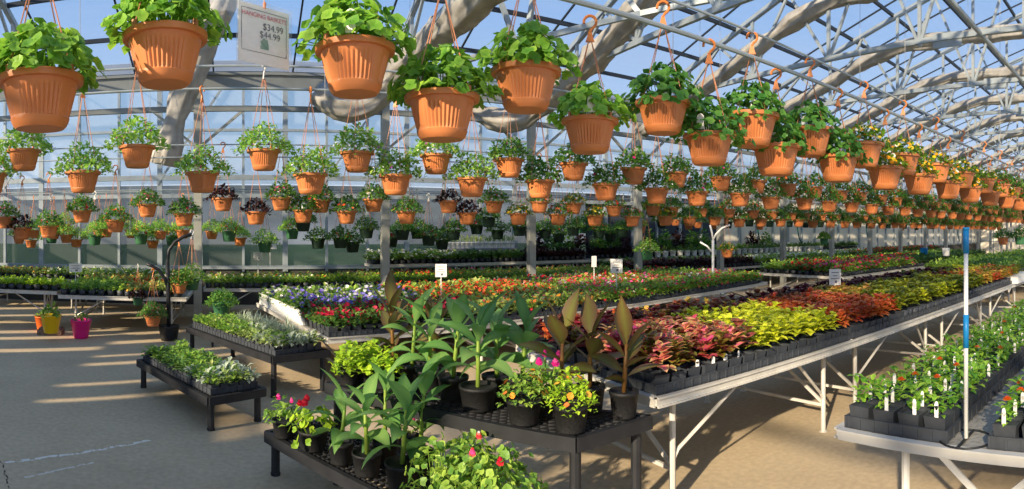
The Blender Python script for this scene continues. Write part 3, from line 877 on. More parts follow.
def alu_bench(label, A, rz, L, Wd, h, mat, group=None, legs=None, railh=.062):
    """A = near front corner; x runs along the front edge, y back"""
    t = thing('growing_bench', label, 'bench', (A[0], A[1], 0), rz, group)
    g = Geo(); rh = railh
    for y in (0, Wd): g.box((L / 2, y, h - rh / 2), (L, .025, rh)); g.box((L / 2, y + (-.012 if y == 0 else .012), h - .004), (L, .03, .012)); g.box((L / 2, y + (-.012 if y == 0 else .012), h - rh + .005), (L, .03, .010))
    for x in (0, L): g.box((x, Wd / 2, h - rh / 2), (.025, Wd, rh)); g.box((x, Wd / 2, h - .004), (.045, Wd, .012))
    ob('frame_rail', g.mesh('frame rail', mat), t)
    g = Geo(); g.box((L / 2, Wd / 2, h - .012), (L - .03, Wd - .03, .012)); ob('deck', g.mesh('deck', M['deck']), t)
    xs = legs or [L * .12, L * .88]
    for x in xs:
        for y in (.16, Wd - .16):
            g = Geo(); g.tube([(x, y, 0), (x, y, h - rh)], .021, 8); g.lathe([(.035, 0), (.035, .008)], 10, (x, y, 0), cap_hi=True)
            ob('leg', g.mesh('leg', mat), t)
        g = Geo(); g.bar((x, .16, h * .30), (x, Wd - .16, h * .30), .02, .025); g.bar((x, .16, h * .32), (x, Wd * .5, h - rh), .02, .025); g.bar((x, Wd - .16, h * .32), (x, Wd * .5, h - rh), .02, .025)
        ob('cross_brace', g.mesh('cross brace', mat), t)
    for i, x in enumerate(xs):
        for s_ in (-1, 1):
            e = x + s_ * min(.55, L * .25)
            if not 0.05 < e < L - .05: continue
            g = Geo(); g.tube([(x, .16, h * .36), (x + s_ * .05, .16, h * .45), (e, .06, h - rh)], .013, 6)
            ob('knee_brace', g.mesh('knee brace', mat), t)
    return t


def black_bench(label, P0, P1, P2, h, legz=True, grid=True, railh=.075, nleg=2, group=None):
    """P0 far front corner, P1 near front corner, P2 near back corner (plan view), flat black plastic display bench"""
    P0, P1, P2 = [Vector((p[0], p[1], 0)) for p in (P0, P1, P2)]
    t = thing('display_bench', label, 'bench', (P1.x, P1.y, 0), 0, group)
    a = P0 - P1; b_ = P2 - P1; c = a + b_
    o0 = Vector((0, 0, 0)); Z = Vector((0, 0, h - railh / 2))
    g = Geo()
    for p, q in ((o0, a), (o0, b_), (a, c), (b_, c)): g.bar(p + Z, q + Z, .035, railh)
    ob('frame', g.mesh('bench frame', M['blackbench']), t)
    g = Geo()
    la, lb = a.length, b_.length
    n = int(la / .05)
    for k in range(1, n): g.bar(a * k / n + Vector((0, 0, h - .012)), b_ + a * k / n + Vector((0, 0, h - .012)), .0075, .018)
    n = int(lb / .05)
    for k in range(1, n): g.bar(b_ * k / n + Vector((0, 0, h - .012)), a + b_ * k / n + Vector((0, 0, h - .012)), .0075, .018)
    ob('grid_deck', g.mesh('grid deck', M['blackbench']), t)
    da, db = a.normalized() * .05, b_.normalized() * .05
    for q in (da + db, a - da + db, b_ + da - db, c - da - db):
        g = Geo(); g.tube([q, q + Vector((0, 0, h - .03))], .032, 10); g.lathe([(.036, 0), (.036, .02)], 10, q, cap_hi=True)
        ob('leg', g.mesh('leg', M['blackbench']), t)
    return t


def tray_mesh(lx, ly, h=.055, mat='traygrey'):
    g = Geo(); w = .004
    g.box((0, 0, .003), (lx, ly, .006))
    for y in (-ly / 2, ly / 2): g.box((0, y, h / 2), (lx, w, h)); g.box((0, y, h), (lx + .016, .014, .006))
    for x in (-lx / 2, lx / 2): g.box((x, 0, h / 2), (w, ly, h)); g.box((x, 0, h), (.014, ly + .016, .006))
    n = int(lx / .067)
    for k in range(n + 1):
        for y in (-ly / 2 - .004, ly / 2 + .004): g.box((-lx / 2 + k * lx / n, y, h / 2), (.012, .008, h))
    n = int(ly / .067)
    for k in range(n + 1):
        for x in (-lx / 2 - .004, lx / 2 + .004): g.box((x, -ly / 2 + k * ly / n, h / 2), (.008, .012, h))
    return g.mesh('tray', M[mat])


def sqpot_mesh(w=.112, h=.1, mat='traygrey'):
    g = Geo(); a, b_ = w * .40, w * .5
    vs = [(-a, -a, 0), (a, -a, 0), (a, a, 0), (-a, a, 0), (-b_, -b_, h), (b_, -b_, h), (b_, b_, h), (-b_, b_, h)]
    c = b_ - .006
    vs += [(-c, -c, h), (c, -c, h), (c, c, h), (-c, c, h), (-c, -c, h - .012), (c, -c, h - .012), (c, c, h - .012), (-c, c, h - .012)]
    fs = [(3, 2, 1, 0)] + [(i, (i + 1) % 4, 4 + (i + 1) % 4, 4 + i) for i in range(4)] + [(4 + i, 4 + (i + 1) % 4, 8 + (i + 1) % 4, 8 + i) for i in range(4)] + [(8 + i, 8 + (i + 1) % 4, 12 + (i + 1) % 4, 12 + i) for i in range(4)] + [(12, 13, 14, 15)]
    g.add(vs, fs)
    return g.mesh('square pot', M[mat])


TRAY = tray_mesh(.53, .265)
SQ = sqpot_mesh(); SQS = sqpot_mesh(.088, .075); SQW = sqpot_mesh(.1, .1, 'white')
COLM = {k: [coleus().mesh('coleus foliage', m_) for _ in range(4)] for k, m_ in COLEUS.items()}
COLG = [coleus(n=20) for _ in range(4)]


def inside(poly, x, y):
    r = False; n = len(poly)
    for i in range(n):
        (x1, y1), (x2, y2) = poly[i], poly[(i + 1) % n]
        if (y1 > y) != (y2 > y) and x < (x2 - x1) * (y - y1) / (y2 - y1) + x1: r = not r
    return r


# ---- the long bench of coleus (front edge at Y = 2.56)
BH = .78; X0b, Y0b = 2.235, 2.565; BL, BW = 9.4, 1.72
for k in range(4):
    L = BL / 4
    alu_bench('long grey steel bench of coleus, %s section from the near end' % nth(k), (X0b + k * L, Y0b), 0, L - .006, BW, BH, M['alu'], 'sections of the coleus bench')
n = 0
for j in range(2):
    for i in range(17):
        one('plant_tray', TRAY, 'dark grey tray, %s along the %s edge of the coleus bench' % (nth(i), ('front', 'second row behind the front')[j]), 'tray',
            (X0b + .29 + i * .545, Y0b + .165 + j * .285, BH), 0, 'trays under the coleus')


def coleus_kind(x, y):
    v = y - Y0b; u = x - X0b; j = U(-.06, .06); v2 = v + j; u2 = u + U(-.08, .08)
    if u2 < .75 - .0 * v and v2 < .65: return random.choice(['magenta', 'rose', 'green_red', 'rose'])
    if u2 < .95 + .1 * v and v2 < 1.0: return random.choice(['magenta', 'rose', 'green_red', 'brown'])
    if u2 < 1.1 and v2 >= 1.0: return random.choice(['scarlet', 'brown', 'burgundy', 'orange'])
    if v2 < 1.15 and u2 < 2.15 + .1 * v: return 'lime'
    if u2 < 2.2: return random.choice(['brown', 'brown', 'scarlet', 'peach'])
    if u2 < 3.5 and v2 < 1.35: return 'orange'
    if u2 < 3.2: return random.choice(['burgundy', 'brown'])
    if u2 < 4.4 and v2 > .75: return 'peach' if v2 < 1.4 else 'burgundy'
    if u2 < 5.6 and v2 < .8: return random.choice(['olive', 'olive', 'lime'])
    if u2 < 6.6: return 'olive' if v2 < 1.2 else 'burgundy'
    if v2 < .8: return random.choice(['peach', 'peach', 'orange', 'olive'])
    if u2 < 8.4: return random.choice(['olive', 'burgundy'])
    return 'lime'


spots = []
for i in range(69):
    for j in range(13):
        spots.append((X0b + .10 + i * .1345, Y0b + .10 + j * .1275, i, j))
spots.sort(key=lambda s_: hypot(s_[0], s_[1]))
rest = {}
for n, (x, y, i, j) in enumerate(spots):
    kd = coleus_kind(x, y); x += U(-.008, .008); y += U(-.008, .008)
    if n < 300:
        o = thing('coleus_plant', '%s, %s row from the aisle, %s from the near end' % (COLNAME[kd], nth(j), nth(i)), 'coleus', (x, y, BH + .007), U(-.1, .1), 'coleus on the long bench')
        ob('pot', SQ, o); f = ob('foliage', random.choice(COLM[kd]), o, (0, 0, .062), U(0, 6.28)); sc_ = U(1.1, 1.45) if kd in ('lime', 'orange') else U(1.05, 1.4) * (1.2 if i < 7 and j < 5 else 1); f.scale = (sc_, sc_, sc_)
        if j == 0 and i < 9 and i % 1 == 0 and U(0, 1) < .7: ob('plant_tag', TAG, o, (.03, -.05, .11), U(-.4, .4), 'small white plant tag').scale = (.6, .6, .6)
    else:
        rest.setdefault(kd, []).append((x, y, BH + .085, U(0, 6.28), U(1.1, 1.45), random.randrange(4)))
gpot = Geo(); gpot.add([(-.045, -.045, 0), (.045, -.045, 0), (.045, .045, 0), (-.045, .045, 0), (-.056, -.056, .1), (.056, -.056, .1), (.056, .056, .1), (-.056, .056, .1)],
                       [(3, 2, 1, 0), (0, 1, 5, 4), (1, 2, 6, 5), (2, 3, 7, 6), (3, 0, 4, 7), (4, 5, 6, 7)])
allrest = [p for v in rest.values() for p in v]
one('plant_pots', tiled('pots', [gpot], [(p[0], p[1], BH + .007, 0, 1, 0) for p in allrest], M['traygrey']), 'mass of grey pots under the farther coleus', 'pots', kind='stuff')
for kd, pl in rest.items():
    one('coleus_mass', tiled('coleus mass', COLG, pl, COLEUS[kd]), 'mass of %s farther along the bench' % COLNAME[kd], 'coleus', kind='stuff')
# white trays at the far end of that bench
for i in range(5):
    g = Geo(); g.box((0, 0, .06), (.5, .26, .12)); g.box((0, 0, .12), (.52, .28, .012))
    one('plant_tray', g.mesh('tray', M['white']), 'white tray near the far end of the coleus bench, %s of five' % nth(i), 'tray', (X0b + BL - .9 + i * .3, Y0b - .0 + .16, BH), pi / 2, 'white trays on the coleus bench')

# ---- white bench of seedlings on the right
WX, WY1 = 2.46, 1.47
t = alu_bench('white bench of seedlings and orange marigolds beside the aisle', (WX, WY1 - 1.7), 0, 6.6, 1.7, .78, M['whitepaint'], legs=[2.0, 4.0, 6.0], railh=.05)
g = Geo()
for s_ in (0, 1):
    g.bar((0.02, WY1 - (1.02 if s_ else .52) - (WY1 - 1.7), .74), (.02, WY1 - (.52 if s_ else 1.02) - (WY1 - 1.7), .30), .012, .03)
ob('cross_brace', g.mesh('cross brace', M['whitepaint']), t)
for y in (.2, 1.26):
    g = Geo(); g.tube([(.05, y + .1, 0), (.05, y + .1, .74)], .02, 8); ob('leg', g.mesh('leg', M['whitepaint']), t)
def seedling():
    g = Geo()
    for k in range(4):
        a0 = U(0, 6.28); x0, y0 = U(-.02, .02), U(-.02, .02)
        for q in range(7):
            h = .02 + .085 * q / 6
            g.leaf((x0 + h * .25 * cos(a0), y0 + h * .25 * sin(a0), h), a0 + q * 2.4 + U(-.4, .4), U(.1, .9), U(.035, .055), U(.011, .017), U(0, 1), 1.0, .25, (.3, 1, .7, 0))
    return g.mesh('seedling foliage', M['seed'])
SEED = [seedling() for _ in range(5)]
def marigold():
    g = Geo()
    for lay in range(3):
        g.disc((0, 0, .006 * lay), (0, 0, 1), .024 - .006 * lay, 10, U(0, 1), -.1 * lay, .15)
    return g.mesh('marigold blossom', M['p_marigold'])
MARI = marigold()
for grp, (ya, yb, nrow) in enumerate(((.915, 1.45, 41), (.18, .715, 14))):
    nT = int(nrow * .1345 / .27) + 1
    for i in range(nT):
        one('plant_tray', TRAY, 'black tray of seedlings, %s from the near end of the white bench, %s side' % (nth(i), ('aisle', 'inner')[grp]), 'tray',
            (WX + .17 + i * .275, (ya + yb) / 2, .78), pi / 2, 'trays on the white bench')
    for i in range(nrow):
        for j in range(4):
            x = WX + .105 + i * .1365; y = yb - .067 - j * .1335
            o = thing('potted_seedling', 'leafy green seedling, %s back from the near end, %s across the %s trays' % (nth(i), nth(j), ('aisle side', 'inner')[grp]), 'seedling',
                      (x, y, .787), U(-.05, .05), 'seedlings on the white bench')
            ob('pot', SQ, o); f = ob('foliage', random.choice(SEED), o, (0, 0, .08), U(0, 6.28)); s_ = U(.85, 1.25); f.scale = (s_, s_, s_ * U(.9, 1.2))
            if U(0, 1) < .75: ob('plant_tag', TAG, o, (-.045, U(-.03, .03), .12), U(-.5, .5) - 1.2, 'white plant tag').scale = (.4, .8, .95)
            pr = .05 if grp == 0 else .4
            if U(0, 1) < pr or (grp == 0 and (i, j) in ((2, 1), (2, 2), (5, 1), (8, 2), (8, 3))):
                ob('blossom', MARI, o, (U(-.02, .02), U(-.03, .01), .205), U(0, 6), 'orange marigold flower')
                o['label'] = o['label'].replace('leafy green seedling', 'orange flowered marigold')
# watering pole standing on a wire ring
pp = G(966, 440, .78)
t = thing('pole', 'white pole with blue grip and joint standing on the white bench', 'pole', (pp.x, pp.y, .78))
for nm, z0, z1, r, mt in (('shaft', .01, .97, .0105, 'white'), ('grip', .87, .985, .0145, 'blue'), ('joint', .43, .585, .0135, 'blue')):
    g = Geo(); g.tube([(0, 0, z0), (0, 0, z1)], r, 12)
    if nm == 'grip': g.lathe([(.017, 0), (.017, .012)], 12, (0, 0, .98), cap_hi=True)
    ob(nm, g.mesh(nm, M[mt], True), t, label='blue plastic %s' % nm if mt == 'blue' else None)
g = Geo(); g.tube([(.125 * cos(k * pi / 12), .125 * sin(k * pi / 12), .006) for k in range(25)], .005, 6); g.bar((-.125, 0, .006), (.125, 0, .006), .01, .008)
ob('base_ring', g.mesh('ring', M['black']), t, label='black wire ring base')

# ---- black display benches by the aisle: A low, B behind it, C low in front, D stepped behind C
def round_pot(R, h, mat='nursery'):
    g = Geo()
    g.lathe([(R * .78, 0), (R * .80, .01), (R * .96, h * .86), (R * 1.0, h * .865), (R * 1.0, h), (R * .93, h), (R * .91, h - .02), (R * .3, h - .012), (.001, h - .01)], 28)
    return g.mesh('round pot', M[mat], True)


ba = [G(137.8, 359.4, .31), G(208.7, 397.2, .31), G(265, 388, .31)]
black_bench('lowest black display bench beside the aisle, trays of small green plants', *ba, .31)
bb = [G(187.2, 326.6, .45), G(272, 356.3, .45), G(329.4, 350.1, .45)]
black_bench('taller black display bench behind the low aisle bench, pale green plants', *bb, .45)

LOW = {'green': [bush(.045, .06, 30, (.03, .05), .009).mesh('foliage', M['beddark']) for _ in range(3)],
       'pale': [bush(.045, .07, 34, (.03, .05), .01).mesh('foliage', M['bedpale']) for _ in range(3)],
       'silver': [bush(.045, .08, 30, (.035, .055), .012).mesh('foliage', M['silver']) for _ in range(2)],
       'spike': [bush(.035, .10, 40, (.06, .09), .004, (.4, 1, 0), (.6, 1.5)).mesh('foliage', M['silver']) for _ in range(2)],
       'bright': [bush(.045, .075, 32, (.03, .05), .012).mesh('foliage', M['bed']) for _ in range(3)]}
LOWN = {'green': 'small dark green herb', 'pale': 'pale green bedding plant', 'silver': 'silver variegated plant', 'spike': 'silver spiky lavender', 'bright': 'bright green herb'}


def fill_quad(P0, P1, P2, h, nu, nv, pick, where, group):
    """trays with pots over a display bench"""
    a = P0 - P1; b_ = P2 - P1; ua, ub = a.normalized(), b_.normalized(); rz = atan2(a.y, a.x)
    la, lb = a.length - .1, b_.length - .1
    nt = max(1, round(la / .3))
    g = Geo()
    for k in range(nt):
        c = P1 + ua * (.05 + (k + .5) * la / nt) + b_ * .5
        one('plant_tray', tray_mesh(la / nt - .01, lb, .05), 'black tray, %s from the near end of the %s' % (nth(k), where), 'tray', (c.x, c.y, h), rz, group + ' trays')
    for i in range(nu):
        for j in range(nv):
            p = P1 + ua * (.05 + (i + .5) * la / nu) + ub * (.05 + (j + .5) * lb / nv)
            kd = pick((i + .5) / nu, (j + .5) / nv)
            o = thing('potted_herb', '%s, %s back along the %s, %s across' % (LOWN[kd], nth(i), where, nth(j)), 'bedding plant', (p.x, p.y, h + .007), rz, group)
            ob('pot', SQS, o); f = ob('foliage', random.choice(LOW[kd]), o, (0, 0, .06), U(0, 6.28)); s_ = U(1.3, 1.7); f.scale = (s_, s_, s_ * U(.75, 1.05))


random.seed(21)
fill_quad(*ba, .31, 16, 5, lambda u, v: ('bright' if U(0, 1) < .4 else 'silver' if U(0, 1) < .4 else 'pale') if u < .32 else random.choice(['green', 'green', 'bright']), 'lowest aisle bench', 'herbs on the lowest aisle bench')
fill_quad(*bb, .45, 20, 6, lambda u, v: ('spike' if v > .6 and .2 < u < .8 else random.choice(['pale', 'bright', 'pale', 'silver']) if u < .5 else random.choice(['pale', 'bright', 'bright'])), 'taller aisle bench', 'plants on the taller aisle bench')

dC = Vector((.475, -.88, 0)); nC = Vector((.88, .475, 0))
c0 = G(266, 431, .31); c1 = c0 + dC * 2.15
black_bench('low black display bench in front carrying potted cannas', c0, c1, c1 + nC * .46, .31)
d1 = G(576.6, 437.3, .70); d2 = G(650.7, 415.2, .70); d0 = d1 + Vector((-.554, .83, 0)) * 1.85
black_bench('stepped black display bench of cannas and marigolds beside the coleus bench', d0, d1, d2, .70)

random.seed(5)
def potplant(px, py, h, R, ph, label, parts, cat='potted plant', name='potted_plant', group=None, potmat='nursery'):
    p = G(px, py, h)
    o = thing(name, label, cat, (p.x, p.y, h + .003), 0, group)
    ob('pot', round_pot(R, ph, potmat), o)
    for nm, me, dz in parts:
        ob(nm, me, o, (0, 0, ph - .02 + dz), 0)
    return o


def canna(px, py, h, R, ph, label, height, nl, bronze=False, **kw):
    gl, gs = canna_plant(height, nl, **kw)
    return potplant(px, py, h, R, ph, label, [('foliage', gl.mesh('canna leaves', M['bronze' if bronze else 'canna'], True), 0), ('stem', gs.mesh('canna stem', M['bronzestem' if bronze else 'stem'], True), 0)], 'canna', 'potted_canna', 'cannas')


# on D: green cannas at the back, bronze ones to the right, marigold pots in front
canna(478, 409, .70, .115, .14, 'tallest green canna in a wide black pot, left on the stepped bench', .56, 7, leafL=.30, leafW=.062, rot=.4)
canna(453, 398, .70, .10, .14, 'green canna with arching leaves, behind the tallest one', .52, 6, leafL=.28, leafW=.06, rot=1.5)
canna(430, 391, .70, .10, .14, 'green canna third along the back of the stepped bench', .50, 6, leafL=.28, leafW=.055, rot=2.6)
canna(412, 385, .70, .09, .14, 'narrow green canna near the far end of the stepped bench', .52, 5, leafL=.26, leafW=.05, rot=.2)
canna(497, 397, .70, .10, .14, 'green canna behind the marigold pots', .50, 6, leafL=.27, leafW=.06, rot=3.1)
canna(522, 400, .70, .10, .14, 'green canna with upright leaves between the two marigold pots', .50, 6, leafL=.24, leafW=.055, el=(.6, 1.3), rot=5)
canna(394, 380, .70, .09, .13, 'bronze leaved canna at the far end of the stepped bench', .62, 5, True, leafL=.28, leafW=.055, el=(.5, 1.3), droop=(.2, .7), rot=1)
canna(433, 379, .70, .09, .13, 'bronze leaved canna behind the green cannas', .58, 5, True, leafL=.28, leafW=.055, el=(.7, 1.2), droop=(.3, .8), rot=2)
canna(561, 413, .70, .10, .15, 'bronze canna with broad upright leaves behind the lime pot', .52, 5, True, leafL=.27, leafW=.07, el=(.3, 1.25), droop=(.1, .7), rot=2.2)
canna(590, 411, .70, .09, .15, 'bronze canna between the lime pot and the corner pot', .50, 5, True, leafL=.25, leafW=.06, el=(.3, 1.2), droop=(.2, .7), rot=.9)
canna(624, 417, .70, .085, .15, 'bronze canna in black pot at the right corner of the stepped bench', .46, 5, True, leafL=.25, leafW=.055, el=(.35, 1.25), droop=(.1, .6), rot=3.5)


def calibrachoa(leafm, R=.13, Hh=.13):
    return mound_fine(R, Hh, 260, (.025, .042), .010, .05).mesh('foliage', leafm)


apr = lambda n, R, Hh: blooms(R, Hh, n, .016, .022, 8, .1, .025).mesh('blossoms', M['p_apricot'])
potplant(524, 423, .70, .10, .13, 'black pot of dark green foliage with small orange flowers', [('foliage', calibrachoa(M['bed'], .14, .14), .02), ('blossoms', apr(9, .13, .14), .02)])
potplant(571, 431, .70, .095, .14, 'black pot of lime foliage with apricot flowers at the bench corner', [('foliage', calibrachoa(M['lime'], .125, .15), .02), ('blossoms', apr(8, .12, .14), .02)])
# magenta and red dahlia heads on stems between the two
def dahlia(pts, mat, seed=0):
    g = Geo()
    for (x, y, z, r) in pts:
        for lay in range(4): g.disc((x, y, z + .008 * lay), (U(-.3, .1), -.6, .8), r * (1 - .2 * lay), 12, U(0, 1), .1 - .15 * lay, .2)
    return g.mesh('blossoms', mat)
gst = Geo()
hd = [(-.07, -.02, .20, .024), (.02, -.05, .19, .026), (.09, .03, .215, .024), (-.01, .02, .23, .02)]
for x, y, z, r in hd: gst.tube([(x * .3, y * .3, 0), (x, y, z)], .004, 5, True)
potplant(548, 415, .70, .09, .13, 'black pot of magenta dahlias behind the lime pot', [('foliage', bush(.09, .15, 60, (.05, .08), .02).mesh('foliage', M['bed']), 0), ('stem', gst.mesh('stem', M['stem']), 0), ('blossoms', dahlia(hd, M['p_magenta']), 0)])
# lime plants at the far end of D
for i, (px, py) in enumerate(((349, 385), (367, 383), (384, 388), (352, 377), (372, 376))):
    potplant(px, py, .70, .075, .11, 'bright lime foliage plant, %s at the far end of the stepped bench' % nth(i), [('foliage', mound_fine(.13, .13, 120, (.04, .065), .018, .03).mesh('foliage', M['lime']), .0)], group='lime foliage plants')
    
# on C: flowers then cannas, nearest a spreading geranium
rose = lambda pts: dahlia(pts, M['p_deepred'])
potplant(284, 437, .31, .085, .125, 'black pot of impatiens with a pink bloom at the far end of the front bench', [('foliage', mound_fine(.14, .14, 90, (.05, .075), .016, .05).mesh('foliage', M['bed']), 0), ('blossoms', dahlia([(-.04, .0, .17, .022), (.05, -.03, .15, .016)], M['p_magenta']), 0)])
potplant(313, 449, .31, .105, .13, 'wide black pot with lime leaves and crimson geranium heads', [('foliage', mound_geranium(.15, .16, 60, .02, .036, .05).mesh('foliage', M['lime']), 0), ('blossoms', dahlia([(-.06, -.02, .20, .03), (-.04, .02, .215, .026), (-.09, .0, .19, .022)], M['p_red']), 0)])
canna(341, 463, .31, .08, .13, 'young green canna beside the crimson geranium', .40, 5, leafL=.26, leafW=.055, rot=2.2)
canna(367, 474, .31, .092, .13, 'green canna in a black pot, second on the front bench', .46, 6, leafL=.25, leafW=.052, rot=.6)
canna(402, 487, .31, .10, .14, 'large green canna with broad leaves near the front', .52, 7, leafL=.28, leafW=.066, rot=1.2)
canna(385, 462, .31, .08, .13, 'slim green canna at the back of the front bench', .56, 6, leafL=.26, leafW=.05, rot=3.5)
canna(420, 472, .31, .085, .13, 'green canna just behind the large one', .60, 6, leafL=.26, leafW=.055, rot=4.4)
for i, (px, py, s_) in enumerate(((437, 509, 1.0), (463, 522, 1.05), (490, 534, 1.0), (470, 500, 1.0), (512, 520, .9))):
    potplant(px, py, .31, .085, .12, 'bushy green geranium plant at the near end of the front bench, %s' % ('leftmost', 'middle front', 'front right', 'rear middle', 'rightmost')[i],
             [('foliage', mound_geranium(.17, .22, 150, .016, .03, .05).mesh('foliage', M['bed']), .0)] + ([('blossoms', dahlia([(.03, -.05, .22, .02)], M['p_red'] if i == 2 else M['p_mix']), .03)] if i in (1, 2, 3) else []), group='bushy geraniums')
potplant(411, 452, .31, .06, .11, 'small plant with a magenta bloom between the cannas', [('foliage', bush(.08, .12, 40, (.04, .06), .014).mesh('foliage', M['bedpale']), 0), ('blossoms', dahlia([(.0, -.04, .13, .02)], M['p_magenta']), 0)])

# ================================================================== MIDDLE BENCHES
random.seed(33)
mA, mB = G(327, 338, .58), G(767, 282, .58)
rzM = atan2(mB.y - mA.y, mB.x - mA.x); LM = (mB - mA).length; WM = 3.3
ux = Vector((cos(rzM), sin(rzM), 0)); uy = Vector((-sin(rzM), cos(rzM), 0))
for k in range(4):
    p = mA + ux * (k * LM / 4)
    alu_bench('wide steel bench of flowering bedding plants, %s section from its left end' % nth(k), (p.x, p.y), rzM, LM / 4 - .006, WM, .58, M['alu'], 'sections of the flower bench')
BED = {'f': [bush(.065, .12, 46, (.045, .068), .018) for _ in range(4)]}
FB = [blooms(.065, .12, 5, .017, .025, 6, 0, .02) for _ in range(4)]
FBX = [blooms(.068, .12, 9, .015, .025, 6, 0, .02) for _ in range(4)]
def meshes(geos, mat, nm): return [g_.mesh(nm, mat) for g_ in geos]
VAR = {  # leaf material, petal material, dense flowers?, words
    'crimson': ('beddark', 'p_deepred', 1, 'crimson flowered bedding plant'), 'violet': ('beddark', 'p_purple', 1, 'violet and white pansy'), 'whitef': ('bed', 'p_white', 1, 'white flowered bedding plant'),
    'orange': ('bed', 'p_orange', 1, 'orange red begonia'), 'yellowgreen': ('bedpale', 'p_apricot', 0, 'pale green plant with apricot flowers'), 'impatiens': ('bed', 'p_mix', 0, 'pink and red impatiens'),
    'impdense': ('bed', 'p_mix', 1, 'densely flowering pink and red impatiens'), 'dusty': ('blue_green', 'p_deepred', 0, 'grey green plant with dark red flowers'), 'green': ('bed', None, 0, 'green leafy bedding plant'), 'darkgreen': ('beddark', None, 0, 'dark green bedding plant'),
    'red': ('beddark', 'p_red', 1, 'red flowered bedding plant'), 'celosia': ('bed', 'p_celosia', 1, 'pink and red plumed celosia'), 'lime': ('lime', None, 0, 'lime green bedding plant'), 'dark': ('purpleleaf', None, 0, 'dark purple leaved plant')}
VM = {}
for k_, (lf, pt, dn, w) in VAR.items():
    VM[k_] = (meshes(BED['f'], M[lf], 'bedding foliage'), meshes(FBX if dn else FB, M[pt], 'bedding blossoms') if pt else None)


def flower_kind(u, v):
    u += U(-.1, .1); v += U(-.1, .1)
    if u < 1.9:
        if v < .85: return 'crimson'
        if v < 1.9: return 'violet' if u < 1.1 or U(0, 1) < .5 else 'whitef'
        return random.choice(['green', 'violet', 'whitef'])
    if u < 4.2:
        if v < .9: return random.choice(['yellowgreen', 'yellowgreen', 'impatiens'])
        if v < 2.2: return 'orange'
        return random.choice(['orange', 'impatiens', 'yellowgreen'])
    if v < 1.3: return 'impdense' if (v > .5 and u > 4.6) else 'impatiens'
    if v < 2.2: return 'impdense' if u < 7.5 else 'green'
    return random.choice(['dusty', 'dusty', 'red', 'green'])


def mass(name_label, pts, kd, h, mat_geo=BED['f'], dens=None):
    lf, pt, dn, w = VAR[kd]
    one('bedding_mass', tiled('bedding mass', BED['f'], pts, M[lf]), 'mass of %s foliage %s' % (w.replace('bedding plant', '').strip(), name_label), 'bedding plants', kind='stuff')
    if pt:
        one('blossom_mass', tiled('blossom mass', FBX if dn else FB, pts, M[pt]), 'blooms of the %s %s' % (w, name_label), 'blossoms', kind='stuff')


spots = []
sp = .150
for i in range(int((LM - .1) / sp)):
    for j in range(int((WM - .1) / sp)):
        p = mA + ux * (.09 + i * sp) + uy * (.10 + j * sp)
        spots.append((p.x, p.y, i, j, i * sp, j * sp))
spots.sort(key=lambda s_: hypot(s_[0], s_[1]) + .35 * s_[5])
rest = {}; potp = []
for n, (x, y, i, j, u, v) in enumerate(spots):
    kd = flower_kind(u, v); x += U(-.01, .01); y += U(-.01, .01)
    if n < 300:
        o = thing('bedding_plant', '%s, %s from the left, %s row of wide bench' % (VAR[kd][3], nth(i), nth(j)), 'bedding plant', (x, y, .587), rzM, 'flowers on the wide bench')
        q = random.randrange(4); r = U(0, 6.28); s_ = U(1.1, 1.5)
        ob('pot', SQ, o)
        dz = .06 if (u < .3 and v > .88) else 0
        f = ob('foliage', VM[kd][0][q], o, (0, 0, .07 + dz), r); f.scale = (s_,) * 3
        if VM[kd][1]: f = ob('blossoms', VM[kd][1][q], o, (0, 0, .075 + dz), r); f.scale = (s_,) * 3
    else:
        rest.setdefault(kd, []).append((x, y, .655, U(0, 6.28), U(1.2, 1.65), random.randrange(4))); potp.append((x, y, .587, rzM, 1, 0))
one('plant_pots', tiled('pots', [gpot], potp, M['traygrey']), 'mass of grey pots at the back of the wide flower bench', 'pots', kind='stuff')
for kd, pl in rest.items(): mass('at the back of the wide bench', pl, kd, .58)
for i in range(int(LM / .56)):
    p = mA + ux * (.3 + i * .56) + uy * .17
    one('plant_tray', TRAY, 'black tray, %s along the front edge of the wide flower bench' % nth(i), 'tray', (p.x, p.y, .58), rzM, 'trays on the wide flower bench')
for i in range(5):       # white trays at the left end, with the pansies
    g = Geo(); hT = .17
    for y in (.0, .44): g.box((.13, y, hT / 2), (.27, .012, hT))
    for x in (.0, .26): g.box((x, .22, hT / 2), (.012, .45, hT)); g.box((x, .22, hT), (.026, .462, .012))
    g.box((.13, .22, .004), (.27, .45, .008))
    for k in range(8): g.box((-.008, .03 + k * .054, hT / 2), (.008, .02, hT))
    p = mA + uy * (.92 + i * .465) + ux * .02
    o = one('plant_tray', g.mesh('tray', M['white']), 'white tall tray of pansies, %s along the left end of the flower bench' % nth(i), 'tray', (p.x, p.y, .582), rzM, 'white pansy trays')


